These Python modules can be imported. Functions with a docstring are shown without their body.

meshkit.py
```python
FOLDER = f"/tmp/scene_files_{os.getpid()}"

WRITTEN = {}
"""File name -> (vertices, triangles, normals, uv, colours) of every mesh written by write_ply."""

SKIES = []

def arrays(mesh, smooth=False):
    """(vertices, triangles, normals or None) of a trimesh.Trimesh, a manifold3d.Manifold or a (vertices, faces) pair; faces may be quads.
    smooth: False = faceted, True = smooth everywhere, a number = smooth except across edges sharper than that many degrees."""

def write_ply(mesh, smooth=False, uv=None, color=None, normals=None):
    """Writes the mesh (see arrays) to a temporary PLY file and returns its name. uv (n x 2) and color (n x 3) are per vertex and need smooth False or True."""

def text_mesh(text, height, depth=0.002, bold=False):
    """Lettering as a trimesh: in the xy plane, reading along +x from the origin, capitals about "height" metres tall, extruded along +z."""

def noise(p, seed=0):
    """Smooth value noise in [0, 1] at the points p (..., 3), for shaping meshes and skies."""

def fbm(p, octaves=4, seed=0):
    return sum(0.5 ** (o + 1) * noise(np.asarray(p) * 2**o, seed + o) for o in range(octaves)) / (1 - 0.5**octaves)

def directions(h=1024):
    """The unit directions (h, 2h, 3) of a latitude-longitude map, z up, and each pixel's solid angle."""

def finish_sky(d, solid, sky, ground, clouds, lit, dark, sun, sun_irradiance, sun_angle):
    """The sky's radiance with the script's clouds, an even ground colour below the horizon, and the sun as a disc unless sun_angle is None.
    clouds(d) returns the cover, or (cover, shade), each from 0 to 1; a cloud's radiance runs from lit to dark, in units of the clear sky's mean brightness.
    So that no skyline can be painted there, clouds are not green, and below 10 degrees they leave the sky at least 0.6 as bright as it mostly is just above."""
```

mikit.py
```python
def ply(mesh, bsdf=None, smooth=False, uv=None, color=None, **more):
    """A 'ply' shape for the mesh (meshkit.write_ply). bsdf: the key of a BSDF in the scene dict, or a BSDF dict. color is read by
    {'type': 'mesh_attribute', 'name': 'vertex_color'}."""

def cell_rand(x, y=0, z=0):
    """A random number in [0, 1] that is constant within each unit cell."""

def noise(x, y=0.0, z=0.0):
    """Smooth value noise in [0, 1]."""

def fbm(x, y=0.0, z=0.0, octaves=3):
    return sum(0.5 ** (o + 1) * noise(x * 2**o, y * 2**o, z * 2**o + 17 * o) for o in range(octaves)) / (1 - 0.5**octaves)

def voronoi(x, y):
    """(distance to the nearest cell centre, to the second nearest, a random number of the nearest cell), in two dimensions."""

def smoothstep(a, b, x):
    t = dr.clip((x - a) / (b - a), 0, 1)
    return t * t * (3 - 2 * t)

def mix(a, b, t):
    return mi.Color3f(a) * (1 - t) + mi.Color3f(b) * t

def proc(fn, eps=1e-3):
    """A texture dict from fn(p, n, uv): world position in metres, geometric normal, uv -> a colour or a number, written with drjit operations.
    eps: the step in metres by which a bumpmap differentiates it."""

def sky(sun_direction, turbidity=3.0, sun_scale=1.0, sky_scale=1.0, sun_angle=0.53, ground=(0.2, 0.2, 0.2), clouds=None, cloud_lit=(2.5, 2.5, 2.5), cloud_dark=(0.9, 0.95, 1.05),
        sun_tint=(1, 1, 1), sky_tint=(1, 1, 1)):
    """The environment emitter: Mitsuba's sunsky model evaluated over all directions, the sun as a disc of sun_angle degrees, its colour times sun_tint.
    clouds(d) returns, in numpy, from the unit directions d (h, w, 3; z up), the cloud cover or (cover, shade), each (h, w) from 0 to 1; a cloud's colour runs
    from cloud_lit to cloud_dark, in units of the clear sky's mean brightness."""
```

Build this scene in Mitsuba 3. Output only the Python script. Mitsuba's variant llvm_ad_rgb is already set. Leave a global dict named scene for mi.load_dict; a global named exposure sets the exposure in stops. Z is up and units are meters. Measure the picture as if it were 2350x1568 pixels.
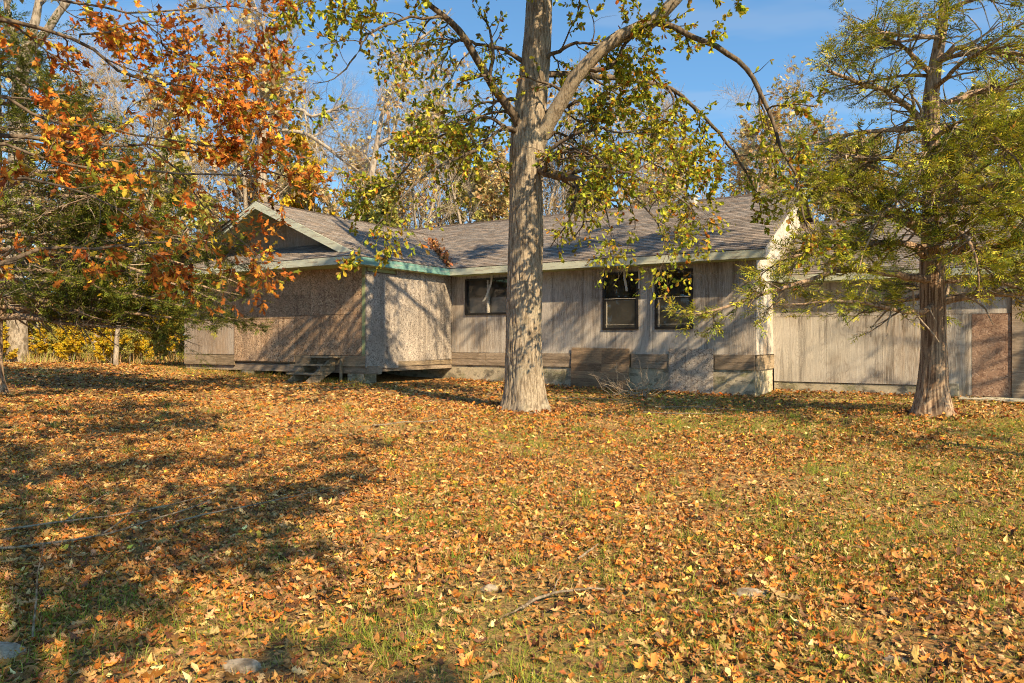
import math, random
import numpy as np, trimesh, drjit as dr, mitsuba as mi, mikit, meshkit
from mikit import noise, fbm, voronoi, cell_rand, smoothstep, mix
from shapely.geometry import Polygon, box as sbox, LineString
from scipy.interpolate import RBFInterpolator, RegularGridInterpolator

T = mi.ScalarTransform4f
scene, labels = {}, {}
rng = np.random.default_rng(11)
random.seed(5)

# ------------------------------------------------------------------ camera, sky, exposure
EYE = 1.5
scene['camera'] = {'type': 'perspective', 'fov_axis': 'x', 'fov': 2 * math.degrees(math.atan(1175 / 1694)),
                   'near_clip': 0.05, 'far_clip': 3000.0,
                   'to_world': T().look_at(origin=[0, 0, EYE], target=[0, 10, EYE], up=[0, 0, 1])}
SUN_EL = math.radians(36.5)
SUN = np.array([0.5506 * math.cos(SUN_EL), -0.835 * math.cos(SUN_EL), math.sin(SUN_EL)])
SUN /= np.linalg.norm(SUN)
def wisps(d):
    p = d / np.maximum(d[..., 2:], 0.08)
    c = meshkit.fbm(np.stack([p[..., 0] * 1.2, p[..., 1] * 2.6, p[..., 2] * 0], -1), 5, 3)
    return np.clip((c - 0.55) * 1.2, 0, 0.12), 0.0
scene['sky'] = mikit.sky(SUN.tolist(), turbidity=3.0, sky_tint=(0.72, 0.97, 1.08), sun_tint=(1.0, 0.92, 0.78), ground=(0.16, 0.12, 0.07), clouds=wisps,
                         cloud_lit=(1.7, 1.7, 1.7))
exposure = 2.55

# ------------------------------------------------------------------ helpers
def numbered(name):
    if name not in USED:
        USED[name] = 0
        return name
    USED[name] += 1
    return '%s_%03d' % (name, USED[name])
USED = {}

def thing(name, label, category, group=None, kind=None):
    key = numbered(name)
    labels[key] = {'label': label, 'category': category}
    if group: labels[key]['group'] = group
    if kind: labels[key]['kind'] = kind
    return key

def put(key, mesh, bsdf, smooth=False, color=None, numberit=True, **lab):
    if numberit: key = numbered(key)
    scene[key] = mikit.ply(mesh, bsdf, smooth=smooth, color=color)
    if lab: labels[key] = lab
    return key

def norm(v):
    return v / np.maximum(np.linalg.norm(v, axis=-1, keepdims=True), 1e-9)

def cat(ms):
    vs, fs, o = [], [], 0
    for m in ms:
        v, f = (m.vertices, m.faces) if hasattr(m, 'vertices') else m
        vs.append(np.asarray(v)); fs.append(np.asarray(f) + o); o += len(v)
    return np.vstack(vs), np.vstack(fs)

# house frame: a along the front wall to the right, b out of the wall towards the lawn, z up
A0 = np.array([-1.735, 21.3]); TH = math.radians(31.6)
E1 = np.array([math.cos(TH), -math.sin(TH)]); E2 = np.array([-math.sin(TH), -math.cos(TH)])
def H(p):
    p = np.atleast_2d(np.asarray(p, float))
    xy = A0 + p[:, :1] * E1 + p[:, 1:2] * E2
    return np.hstack([xy, p[:, 2:3]])
def hmesh(m):
    v, f = (m.vertices, m.faces) if hasattr(m, 'vertices') else m
    return H(v), np.asarray(f)[:, ::-1]
CUBEF = np.array([[0, 2, 3, 1], [4, 5, 7, 6], [0, 1, 5, 4], [2, 6, 7, 3], [0, 4, 6, 2], [1, 3, 7, 5]])
def hbox(a0, a1, b0, b1, z0, z1, c=0.0):
    if c:
        m = trimesh.creation.box(extents=(a1 - a0, b1 - b0, z1 - z0))
        v = np.array([[x, y, z] for x in (a0, a1) for y in (b0, b1) for z in (z0, z1)])
        out = []
        for p in v:
            for k in range(3):
                q = p.copy()
                ctr = np.array([a0 + a1, b0 + b1, z0 + z1]) / 2
                for j in range(3):
                    if j != k: q[j] += c * np.sign(ctr[j] - q[j])
                out.append(q)
        return trimesh.convex.convex_hull(np.array(out))
    v = np.array([[x, y, z] for x in (a0, a1) for y in (b0, b1) for z in (z0, z1)], float)
    f = np.vstack([CUBEF[:, [0, 1, 2]], CUBEF[:, [0, 2, 3]]])
    return v, f
def hprism(pts_bottom, pts_top):
    """closed slab between two polygons with matching corners (house coordinates)"""
    n = len(pts_bottom)
    v = np.vstack([pts_bottom, pts_top]); f = []
    for i in range(1, n - 1):
        f += [[0, i + 1, i], [n, n + i, n + i + 1]]
    for i in range(n):
        j = (i + 1) % n
        f += [[i, j, n + j], [i, n + j, n + i]]
    return v, np.array(f)
def wallpoly(poly, plane, const, thick):
    """shapely polygon (u, z) extruded towards -thick behind plane b=const ('b') or a=const ('a')"""
    m = trimesh.creation.extrude_polygon(poly, thick, engine='earcut')
    v = np.array(m.vertices)
    u, z, d = v[:, 0], v[:, 1], v[:, 2]
    if plane == 'b': return np.stack([u, const - d, z], 1), m.faces
    return np.stack([const - d, u, z], 1), m.faces

# ------------------------------------------------------------------ materials
def hco(p, n):
    dx, dy = p.x - float(A0[0]), p.y - float(A0[1])
    a = dx * float(E1[0]) + dy * float(E1[1]); b = dx * float(E2[0]) + dy * float(E2[1])
    nb = dr.abs(n.x * float(E2[0]) + n.y * float(E2[1]))
    return dr.select(nb > 0.6, a, b), a, b

def ply_wood(grey, tan, dark, seed, tanness):
    def fn(p, n, uv):
        h, a, b = hco(p, n); z = p.z
        sid = dr.floor(h / 1.22 + 0.02) + seed
        x = h + 0.05 * fbm(h * 2.0, z * 1.5, sid)
        v = fbm(x * 4.6 + sid * 7.3, z * 0.55 + sid * 1.7, sid * 3.0, 2) * 22
        ring = v - dr.floor(v)
        ring = dr.abs(ring * 2 - 1)
        fine = noise(x * 190 + sid, z * 6.0)
        mid = noise(x * 70 + 3 * sid, z * 1.6, 4.0)
        t = smoothstep(0.5 - tanness, 0.95 - tanness, 0.7 * fbm(h * 1.3 + seed, z * 0.8, 2.0) + 0.3 * noise(x * 44, z * 0.9, sid))
        c = mix(grey, tan, 0.8 * t)
        c = mix(c, dark, 0.42 * smoothstep(0.5, 0.98, ring) * (0.35 + 0.65 * mid))
        blot = smoothstep(0.42, 0.72, fbm(h * 1.7 + seed * 3, z * 1.3, 8.0, 4)) * noise(x * 60, z * 9)
        c = mix(c, dark, 0.7 * blot)
        pale = smoothstep(0.5, 0.74, fbm(h * 1.1 + seed * 5, z * 0.7, 13.0, 4)) * noise(x * 80, z * 4, 7.0)
        c = mix(c, (0.55, 0.53, 0.5), 0.5 * pale)
        stain = smoothstep(0.62, 0.8, noise(x * 9 + sid * 5, z * 0.35, 9.0)) * noise(x * 120, z * 3)
        c = mix(c, (0.07, 0.055, 0.045), 0.6 * stain)
        return c * (0.72 + 0.34 * fine + 0.2 * mid)
    return fn

def osb(base, light, dark, seed):
    def fn(p, n, uv):
        h, a, b = hco(p, n); z = p.z
        val = mi.Float(0); d = mi.Float(0)
        for k, ang in enumerate((0.3, 1.35, 2.5)):
            c_, s_ = math.cos(ang), math.sin(ang)
            u = h * c_ + z * s_; w = -h * s_ + z * c_
            row = dr.floor(w * 70 + 0.9 * noise(u * 9, w * 9, k + seed))
            off = cell_rand(row, k + 3, seed)
            r = cell_rand(dr.floor(u * 17 + off * 7), row, k + seed * 5)
            val = dr.maximum(val, r * (0.6 + 0.4 * cell_rand(row, k)))
            d = dr.maximum(d, cell_rand(dr.floor(u * 17 + off * 7), row, k + 40 + seed))
        c = mix(base, light, smoothstep(0.62, 0.98, val))
        c = mix(c, dark, 0.75 * smoothstep(0.86, 0.97, d))
        wea = fbm(h * 1.1 + seed, z * 0.9, 3.0)
        run = smoothstep(0.55, 0.85, noise(h * 13 + seed, z * 0.45, 4.0)) * (0.5 + 0.5 * noise(h * 90, z * 5))
        c = mix(c, dark, 0.42 * run)
        sw = smoothstep(0.5, 0.7, fbm(h * 2.3 + seed, z * 2.0, 6.0, 4))
        c = mix(c, (0.36, 0.31, 0.26), 0.3 * sw * noise(h * 40, z * 40, 2.0))
        return c * (0.72 + 0.55 * wea) * (0.85 + 0.3 * noise(h * 60, z * 60))
    return fn

def plank(c0, c1, seed):
    def fn(p, n, uv):
        h, a, b = hco(p, n); z = p.z
        g = fbm(h * 3.0, z * 60 + 2.5 * fbm(h * 1.5, z * 8, seed), seed + 0.5, 3)
        bd = cell_rand(dr.floor(z / 0.19 + 0.1), dr.floor(h / 0.95), seed)
        c = mix(c0, c1, smoothstep(0.25, 0.75, 0.7 * g + 0.3 * bd))
        return c * (0.75 + 0.5 * noise(h * 14, z * 120, 2.0))
    return fn

def concrete(p, n, uv):
    h, a, b = hco(p, n)
    w = fbm(h * 2.2, p.z * 3.0, 1.0, 4)
    c = mix((0.40, 0.36, 0.27), (0.52, 0.48, 0.37), w)
    moss = smoothstep(0.52, 0.66, fbm(h * 3.1 + 9, p.z * 5.0, 7.0, 4)) * noise(h * 50, p.z * 50)
    c = mix(c, (0.17, 0.19, 0.07), 0.8 * moss)
    tar = smoothstep(0.6, 0.64, fbm(h * 5.0, p.z * 9.0 + 3, 3.0, 4))
    c = mix(c, (0.1, 0.09, 0.07), 0.55 * tar)
    return c * (0.8 + 0.35 * noise(h * 45, p.z * 45))

def paint(col, wood, seed):
    def fn(p, n, uv):
        h, a, b = hco(p, n)
        s = a + b
        peel = smoothstep(0.62, 0.68, fbm(s * 3.0, p.z * 22, seed, 4))
        g = noise(s * 7, p.z * 90, seed)
        c = mix(col, wood, 0.7 * peel)
        return c * (0.82 + 0.2 * g + 0.14 * noise(s * 1.3, p.z * 9, 3.0))
    return fn

def ground_col(p, n, uv):
    w = fbm(p.x * 1.3, p.y * 1.3, 0.0, 4)
    c = mix((0.13, 0.075, 0.035), (0.29, 0.19, 0.085), smoothstep(0.3, 0.7, w))
    sp = smoothstep(0.5, 0.62, noise(p.x * 33 + 5 * noise(p.x * 12, p.y * 12), p.y * 33, 2.0))
    c = mix(c, mix((0.36, 0.17, 0.055), (0.42, 0.27, 0.11), noise(p.x * 21, p.y * 21, 6.0)), 0.75 * sp)
    c = mix(c, (0.05, 0.032, 0.02), 0.6 * smoothstep(0.6, 0.75, noise(p.x * 41, p.y * 41, 12.0)))
    f = noise(p.x * 38, p.y * 38) * noise(p.x * 90, p.y * 90, 5.0)
    c = mix(c, (0.07, 0.045, 0.025), smoothstep(0.3, 0.6, f) * 0.6)
    g = smoothstep(0.5, 0.68, fbm(p.x * 0.55 + 3, p.y * 0.55, 2.0, 4) + 0.02 * dr.clip(p.x, -5, 6))
    th = noise(p.x * 150 + 20 * noise(p.x * 9, p.y * 9), p.y * 34, 3.0)
    c = mix(c, (0.36, 0.29, 0.13), 0.5 * smoothstep(0.55, 0.9, th))
    c = mix(c, (0.17, 0.17, 0.05), 0.45 * g * smoothstep(0.3, 0.7, noise(p.x * 55, p.y * 55, 8.0)))
    return c * (0.6 + 0.75 * noise(p.x * 85, p.y * 85, 8.0))

def bark(c0, c1, c2, fx, fz, seed):
    def fn(p, n, uv):
        ang = dr.atan2(n.y, n.x)
        u = (p.x * 1.0 + p.y * 0.7) * fx
        r = fbm(u, (p.x - p.y) * fx, p.z * fz + seed, 3)
        c = mix(c0, c1, smoothstep(0.32, 0.62, r))
        l = smoothstep(0.55, 0.7, fbm(p.x * 5, p.y * 5, p.z * 3 + seed, 4))
        return mix(c, c2, 0.25 * l) * (0.8 + 0.4 * noise(p.x * 90, p.y * 90, p.z * 45))
    return fn

def diffuse(fn_or_rgb, rough=0.85, spec=0.25):
    bc = {'type': 'rgb', 'value': list(fn_or_rgb)} if isinstance(fn_or_rgb, tuple) else (fn_or_rgb if isinstance(fn_or_rgb, dict) else mikit.proc(fn_or_rgb))
    return {'type': 'twosided', 'bsdf': {'type': 'principled', 'base_color': bc, 'roughness': rough, 'specular': spec}}
VC = lambda: {'type': 'mesh_attribute', 'name': 'vertex_color'}
scene['plywood_m'] = diffuse(ply_wood((0.51, 0.49, 0.455), (0.40, 0.30, 0.21), (0.18, 0.14, 0.105), 3.0, 0.0))
scene['plywood_pale_m'] = diffuse(ply_wood((0.56, 0.54, 0.49), (0.45, 0.34, 0.235), (0.19, 0.14, 0.095), 11.0, 0.02))
scene['osb_m'] = diffuse(osb((0.41, 0.285, 0.185), (0.64, 0.51, 0.365), (0.09, 0.055, 0.035), 2.0))
scene['plywood_tan_m'] = diffuse(ply_wood((0.42, 0.37, 0.31), (0.38, 0.28, 0.19), (0.18, 0.13, 0.09), 17.0, 0.06))
scene['osb_worn_m'] = diffuse(osb((0.37, 0.255, 0.165), (0.58, 0.455, 0.32), (0.09, 0.055, 0.035), 4.0))
scene['osb_grey_m'] = diffuse(osb((0.37, 0.34, 0.305), (0.58, 0.53, 0.47), (0.1, 0.08, 0.065), 7.0))
scene['osb_red_m'] = diffuse(osb((0.30, 0.195, 0.14), (0.46, 0.34, 0.26), (0.12, 0.07, 0.05), 5.0))
scene['plank_m'] = diffuse(plank((0.2, 0.16, 0.12), (0.36, 0.30, 0.235), 4.0))
scene['plank_pale_m'] = diffuse(plank((0.19, 0.15, 0.10), (0.38, 0.31, 0.22), 9.0))
scene['patch_ply_m'] = diffuse(plank((0.17, 0.12, 0.08), (0.34, 0.25, 0.165), 6.0))
scene['concrete_m'] = diffuse(concrete, 0.9)
scene['sage_paint_m'] = diffuse(paint((0.53, 0.58, 0.48), (0.33, 0.3, 0.24), 1.0), 0.6)
scene['teal_paint_m'] = diffuse(paint((0.19, 0.39, 0.345), (0.42, 0.5, 0.44), 2.0), 0.6)
scene['white_paint_m'] = diffuse(paint((0.5, 0.485, 0.44), (0.28, 0.24, 0.19), 3.0), 0.6)
scene['soffit_m'] = diffuse(paint((0.32, 0.38, 0.2), (0.25, 0.18, 0.1), 5.0), 0.8)
scene['black_metal_m'] = diffuse((0.014, 0.014, 0.015), 0.4, 0.5)
scene['rough_wood_m'] = diffuse(plank((0.2, 0.14, 0.09), (0.33, 0.25, 0.17), 12.0))
scene['pale_strip_m'] = diffuse((0.55, 0.52, 0.45), 0.8)
scene['screen_backing_m'] = diffuse((0.22, 0.21, 0.19), 0.8)
scene['shingle_m'] = diffuse(VC(), 0.92, 0.15)
scene['deck_m'] = diffuse((0.08, 0.065, 0.055), 0.9)
def dust(p, n, uv):
    h, a, b = hco(p, n)
    return 0.02 + 0.09 * smoothstep(0.3, 0.8, fbm(h * 3, p.z * 2.2, 4.0, 4))
scene['glass_m'] = {'type': 'blendbsdf', 'weight': mikit.proc(dust), 'a': {'type': 'thindielectric'}, 'b': {'type': 'twosided', 'bsdf': {'type': 'diffuse', 'reflectance': {'type': 'rgb', 'value': [0.42, 0.41, 0.37]}}}}
scene['screen_m'] = {'type': 'mask', 'opacity': 0.3, 'bsdf': {'type': 'twosided', 'bsdf': {'type': 'diffuse', 'reflectance': {'type': 'rgb', 'value': [0.13, 0.13, 0.12]}}}}
scene['ground_m'] = diffuse(ground_col, 0.95, 0.1)
scene['oak_bark_m'] = diffuse(bark((0.19, 0.155, 0.112), (0.375, 0.325, 0.25), (0.36, 0.36, 0.28), 40, 5, 1.0), 0.9, 0.15)
scene['dark_bark_m'] = diffuse(bark((0.07, 0.055, 0.04), (0.17, 0.135, 0.1), (0.2, 0.2, 0.14), 22, 6, 2.0), 0.9, 0.15)
scene['cedar_bark_m'] = diffuse(bark((0.14, 0.09, 0.06), (0.40, 0.30, 0.21), (0.36, 0.33, 0.27), 32, 2.2, 3.0), 0.9, 0.15)
scene['grey_bark_m'] = diffuse(bark((0.24, 0.2, 0.16), (0.44, 0.39, 0.32), (0.34, 0.33, 0.27), 14, 4, 4.0), 0.9, 0.15)
scene['pale_bark_m'] = diffuse(bark((0.16, 0.135, 0.1), (0.36, 0.32, 0.26), (0.2, 0.19, 0.14), 14, 7, 5.0), 0.85, 0.15)
scene['twig_m'] = diffuse((0.17, 0.135, 0.10), 0.9, 0.15)
scene['pale_twig_m'] = diffuse((0.36, 0.30, 0.23), 0.9, 0.15)
scene['stick_m'] = diffuse(bark((0.13, 0.10, 0.07), (0.3, 0.25, 0.18), (0.38, 0.38, 0.3), 40, 40, 6.0), 0.9, 0.15)
scene['stone_m'] = diffuse(bark((0.2, 0.16, 0.11), (0.38, 0.33, 0.25), (0.2, 0.2, 0.12), 22, 22, 7.0), 0.9, 0.2)
scene['leaf_m'] = {'type': 'principledthin', 'base_color': VC(), 'roughness': 0.5, 'diff_trans': 0.6, 'spec_trans': 0.0, 'eta': 1.35}
scene['needle_m'] = {'type': 'principledthin', 'base_color': VC(), 'roughness': 0.6, 'diff_trans': 0.3, 'spec_trans': 0.0, 'eta': 1.35}
scene['litter_m'] = diffuse(VC(), 0.6, 0.3)
scene['grass_m'] = {'type': 'principledthin', 'base_color': VC(), 'roughness': 0.55, 'diff_trans': 0.6, 'spec_trans': 0.0, 'eta': 1.35}

# ------------------------------------------------------------------ ground
_cp = np.array([(0, 0, 0), (-3, 3, .02), (3, 3, 0), (-6, 6, .12), (6, 6, 0.03), (0, 7, .12), (0.2, 12.8, .3), (6.9, 12.3, .26), (11, 9, .15),
                (5.56, 16.8, .25), (2, 19, .28), (-1.73, 21.3, .40), (-3.97, 18.4, .45), (-6.5, 20, .54), (-9.7, 22, .64), (-9, 14, .45), (-13, 18, .62), (-15, 26, .80),
                (-20, 30, .9), (-22, 14, .6), (12, 14, .24), (16, 20, .3), (8, 26, .5), (0, 30, .7), (-8, 32, .85), (0, 45, 1.0), (-30, 45, 1.1), (30, 45, .9), (25, 10, .2), (-12, 4, .2),
                (0, -12, -.2), (-20, -10, 0), (20, -10, -.1)], float)
_rbf = RBFInterpolator(_cp[:, :2], _cp[:, 2], kernel='thin_plate_spline', smoothing=0.05)
_gx, _gy = np.linspace(-32, 32, 130), np.linspace(-14, 47, 124)
_gg = _rbf(np.stack(np.meshgrid(_gx, _gy, indexing='ij'), -1).reshape(-1, 2)).reshape(130, 124)
_rgi = RegularGridInterpolator((_gx, _gy), _gg)
def gz(x, y, bump=True):
    x, y = np.asarray(x, float), np.asarray(y, float)
    z = _rgi(np.stack([np.clip(x, -31.9, 31.9), np.clip(y, -13.9, 46.9)], -1))
    if bump:
        q = np.stack([x, y, x * 0], -1)
        z = z + 0.05 * (meshkit.fbm(q * 0.8, 3, 5) - 0.5) + 0.022 * (meshkit.noise(q * 4.5, 8) - 0.5)
    return z
def gf(x, y): return gz([x], [y])[0]
_xs = np.concatenate([-np.geomspace(400, 17, 24), np.linspace(-16.8, 16.8, 200), np.geomspace(17, 400, 24)])
_ys = np.concatenate([-np.geomspace(300, 1.2, 24), np.linspace(-1, 26, 180), np.geomspace(26.3, 600, 34)])
_X, _Y = np.meshgrid(_xs, _ys, indexing='ij')
_Z = gz(_X.ravel(), _Y.ravel()).reshape(_X.shape)
_i, _j = np.meshgrid(np.arange(len(_xs) - 1), np.arange(len(_ys) - 1), indexing='ij')
_q = lambda i, j: i * len(_ys) + j
_F = np.stack([_q(_i, _j), _q(_i + 1, _j), _q(_i + 1, _j + 1), _q(_i, _j + 1)], -1).reshape(-1, 4)
put('ground', (np.stack([_X, _Y, _Z], -1).reshape(-1, 3), _F), 'ground_m', smooth=True,
    label='gently rising lawn of thin grass and bare soil in front of the house', category='ground', kind='structure')

# ------------------------------------------------------------------ house
HS = thing('abandoned_house', 'long low abandoned house with boarded plywood walls, sage green fascia and grey brown shingle roof', 'house')
hp = lambda n, m, b, smooth=False, **l: put(HS + '__' + n, hmesh(m), b, smooth, **l)
AL, AR, BW = -7.18, 8.56, 3.61          # wing left end, main right end, wing front
PITCH, ZE = 0.449, 3.55
ZTOP = 3.42

# floor and closed shell behind the boards
W1, W2, W3 = (0.48, 2.82, 2.25, 3.27), (4.76, 5.72, 1.8, 3.24), (6.15, 7.1, 1.8, 3.24)
shell = Polygon([(-0.0, 0.86), (AR - .02, 0.86), (AR - .02, ZTOP), (0, ZTOP)])
for (u0, u1, z0, z1) in (W1, W2, W3): shell = shell.difference(sbox(u0, z0, u1, z1))
front = cat([wallpoly(shell, 'b', -0.025, 0.1)])
sh = [front, hbox(AL + .02, 0, BW - .12, BW - .025, 0.92, ZTOP), hbox(-.12, -.02, 0, BW - .13, 0.9, ZTOP), hbox(AL + .02, AL + .1, -8.5, BW - .13, 0.9, ZTOP),
      hbox(AL + .12, AR - .02, -8.6, -8.5, 0.3, ZTOP), hbox(AL + .12, -.13, 0.02, BW - .13, 0.88, 0.92), hbox(AL + .12, AR - .15, -8.48, -0.14, 0.88, 0.93),
      hbox(AL + .12, AR - .15, -8.48, -0.14, 3.36, 3.4), hbox(AL + .12, -.14, 0.0, BW - .14, 3.36, 3.4)]
hp('wall_sheathing', cat(sh), 'rough_wood_m')
hp('foundation', cat([hbox(AL, 8.54, -.2, -.01, -.3, 0.85), hbox(AR - .2, 8.545, -8.6, -.21, -.3, 0.85)]), 'concrete_m')

# front siding sheets, 1.22 m wide, cut round the windows
edges = [-0.0, 1.2, 2.42, 3.64, 4.86, 6.08, 7.3, AR]
for e0, e1 in zip(edges[:-1], edges[1:]):
    pg = sbox(e0 + .003, 1.19, e1 - .003, ZTOP)
    for (u0, u1, z0, z1) in (W1, W2, W3): pg = pg.difference(sbox(u0, z0, u1, z1))
    geoms = getattr(pg, 'geoms', [pg])
    for g in geoms: hp('plywood_panel', wallpoly(g, 'b', 0.0, 0.014), 'plywood_m')
# skirt planks (two or three boards each), left to right
for (u0, u1, z0, z1, nb) in ((-0.03, 1.18, .83, 1.18, 2), (1.19, 2.9, .83, 1.18, 2), (2.95, 3.88, .83, 1.19, 2), (5.53, 6.51, .83, 1.19, 2), (7.62, 8.54, .84, 1.2, 2)):
    for k in range(nb):
        h_ = (z1 - z0) / nb
        hp('skirt_plank', hbox(u0 + .002 * k, u1, 0.0, 0.028 + .004 * (k % 2), z0 + k * h_ + .003, z0 + (k + 1) * h_ - .003, .004), 'plank_m')
def lean_board(u0, u1, z0, z1, out0, out1, m, name, label, th=.014, tilt=0.0):
    b_ = np.array([[u0, .034 + out0, z0 + tilt], [u1, .034 + out0, z0 - tilt], [u1, .034 + out1, z1 - tilt], [u0, .034 + out1, z1 + tilt]])
    hp(name, hprism(b_, b_ + [0, th, 0]), m, label=label)
lean_board(3.89, 5.5, .2, 1.335, .07, .004, 'patch_ply_m', 'patch_board', 'brown plywood sheet patching the lower front wall', tilt=.012)
lean_board(6.52, 6.93, .2, 1.33, .03, .004, 'osb_grey_m', 'patch_board', 'narrow grey strand board patch beside the corner')
lean_board(6.937, 7.6, .2, 1.325, .03, .006, 'osb_grey_m', 'patch_board', 'grey strand board patch on the lower front wall')

# windows
def window(u0, u1, z0, z1, slider):
    w = numbered(HS + '__window')
    f = .055
    fr = [hbox(u0, u1, -.09, .035, z1 - f, z1), hbox(u0, u1, -.09, .04, z0, z0 + f), hbox(u0, u0 + f, -.09, .035, z0 + f, z1 - f), hbox(u1 - f, u1, -.09, .035, z0 + f, z1 - f)]
    put(w + '__frame', hmesh(cat(fr)), 'black_metal_m', numberit=False)
    if slider:
        um = (u0 + u1) / 2 - .4
        bars = [hbox(um - .025, um + .025, -.06, .02, z0 + f, z1 - f), hbox(um + .77, um + .82, -.06, .02, z0 + f, z1 - f)]
        for q in bars: put(w + '__mullion', hmesh(q), 'white_paint_m')
        rects = [(u0 + f, um - .025, z0 + f, z1 - f), (um + .025, um + .77, z0 + f, z1 - f), (um + .82, u1 - f, z0 + f, z1 - f)]
        put(w + '__lower_board', hmesh(cat([hbox(u0 + f, um - .03, -.16, -.15, z0 + f, z0 + .48), hbox(um + .03, u1 - f, -.162, -.152, z0 + f, z0 + .5)])), 'screen_backing_m', numberit=False)
    else:
        zm = z0 + (z1 - z0) * .53
        put(w + '__meeting_rail', hmesh(hbox(u0 + f, u1 - f, -.05, .02, zm - .02, zm + .02)), 'black_metal_m', numberit=False)
        put(w + '__rail_trim', hmesh(hbox(u0 + f, u1 - f, .021, .026, zm + .008, zm + .018)), 'pale_strip_m', numberit=False)
        g = [hbox(u0 + f + .03, u0 + f + .045, -.04, .0, z0 + f, zm - .02), hbox(u0 + f, u1 - f, -.04, .0, z0 + f + .06, z0 + f + .072)]
        put(w + '__sash_trim', hmesh(cat(g)), 'pale_strip_m', numberit=False)
        rects = [(u0 + f, u1 - f, z0 + f, zm - .02), (u0 + f, u1 - f, zm + .02, z1 - f)]
        put(w + '__screen', hmesh(hprism([[u0 + f, .012, z0 + f], [u1 - f, .012, z0 + f], [u1 - f, .012, zm - .02], [u0 + f, .012, zm - .02]],
                                        [[u0 + f, .0125, z0 + f], [u1 - f, .0125, z0 + f], [u1 - f, .0125, zm - .02], [u0 + f, .0125, zm - .02]])), 'screen_m', numberit=False)
    for (p0, p1, q0, q1) in rects:
        v = np.array([[p0, -.03, q0], [p1, -.03, q0], [p1, -.03, q1], [p0, -.03, q1]])
        put(w + '__pane', (H(v), np.array([[0, 2, 1], [0, 3, 2]])), 'glass_m')
    return w
window(*W1, True); window(*W2, False); window(*W3, False)
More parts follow.
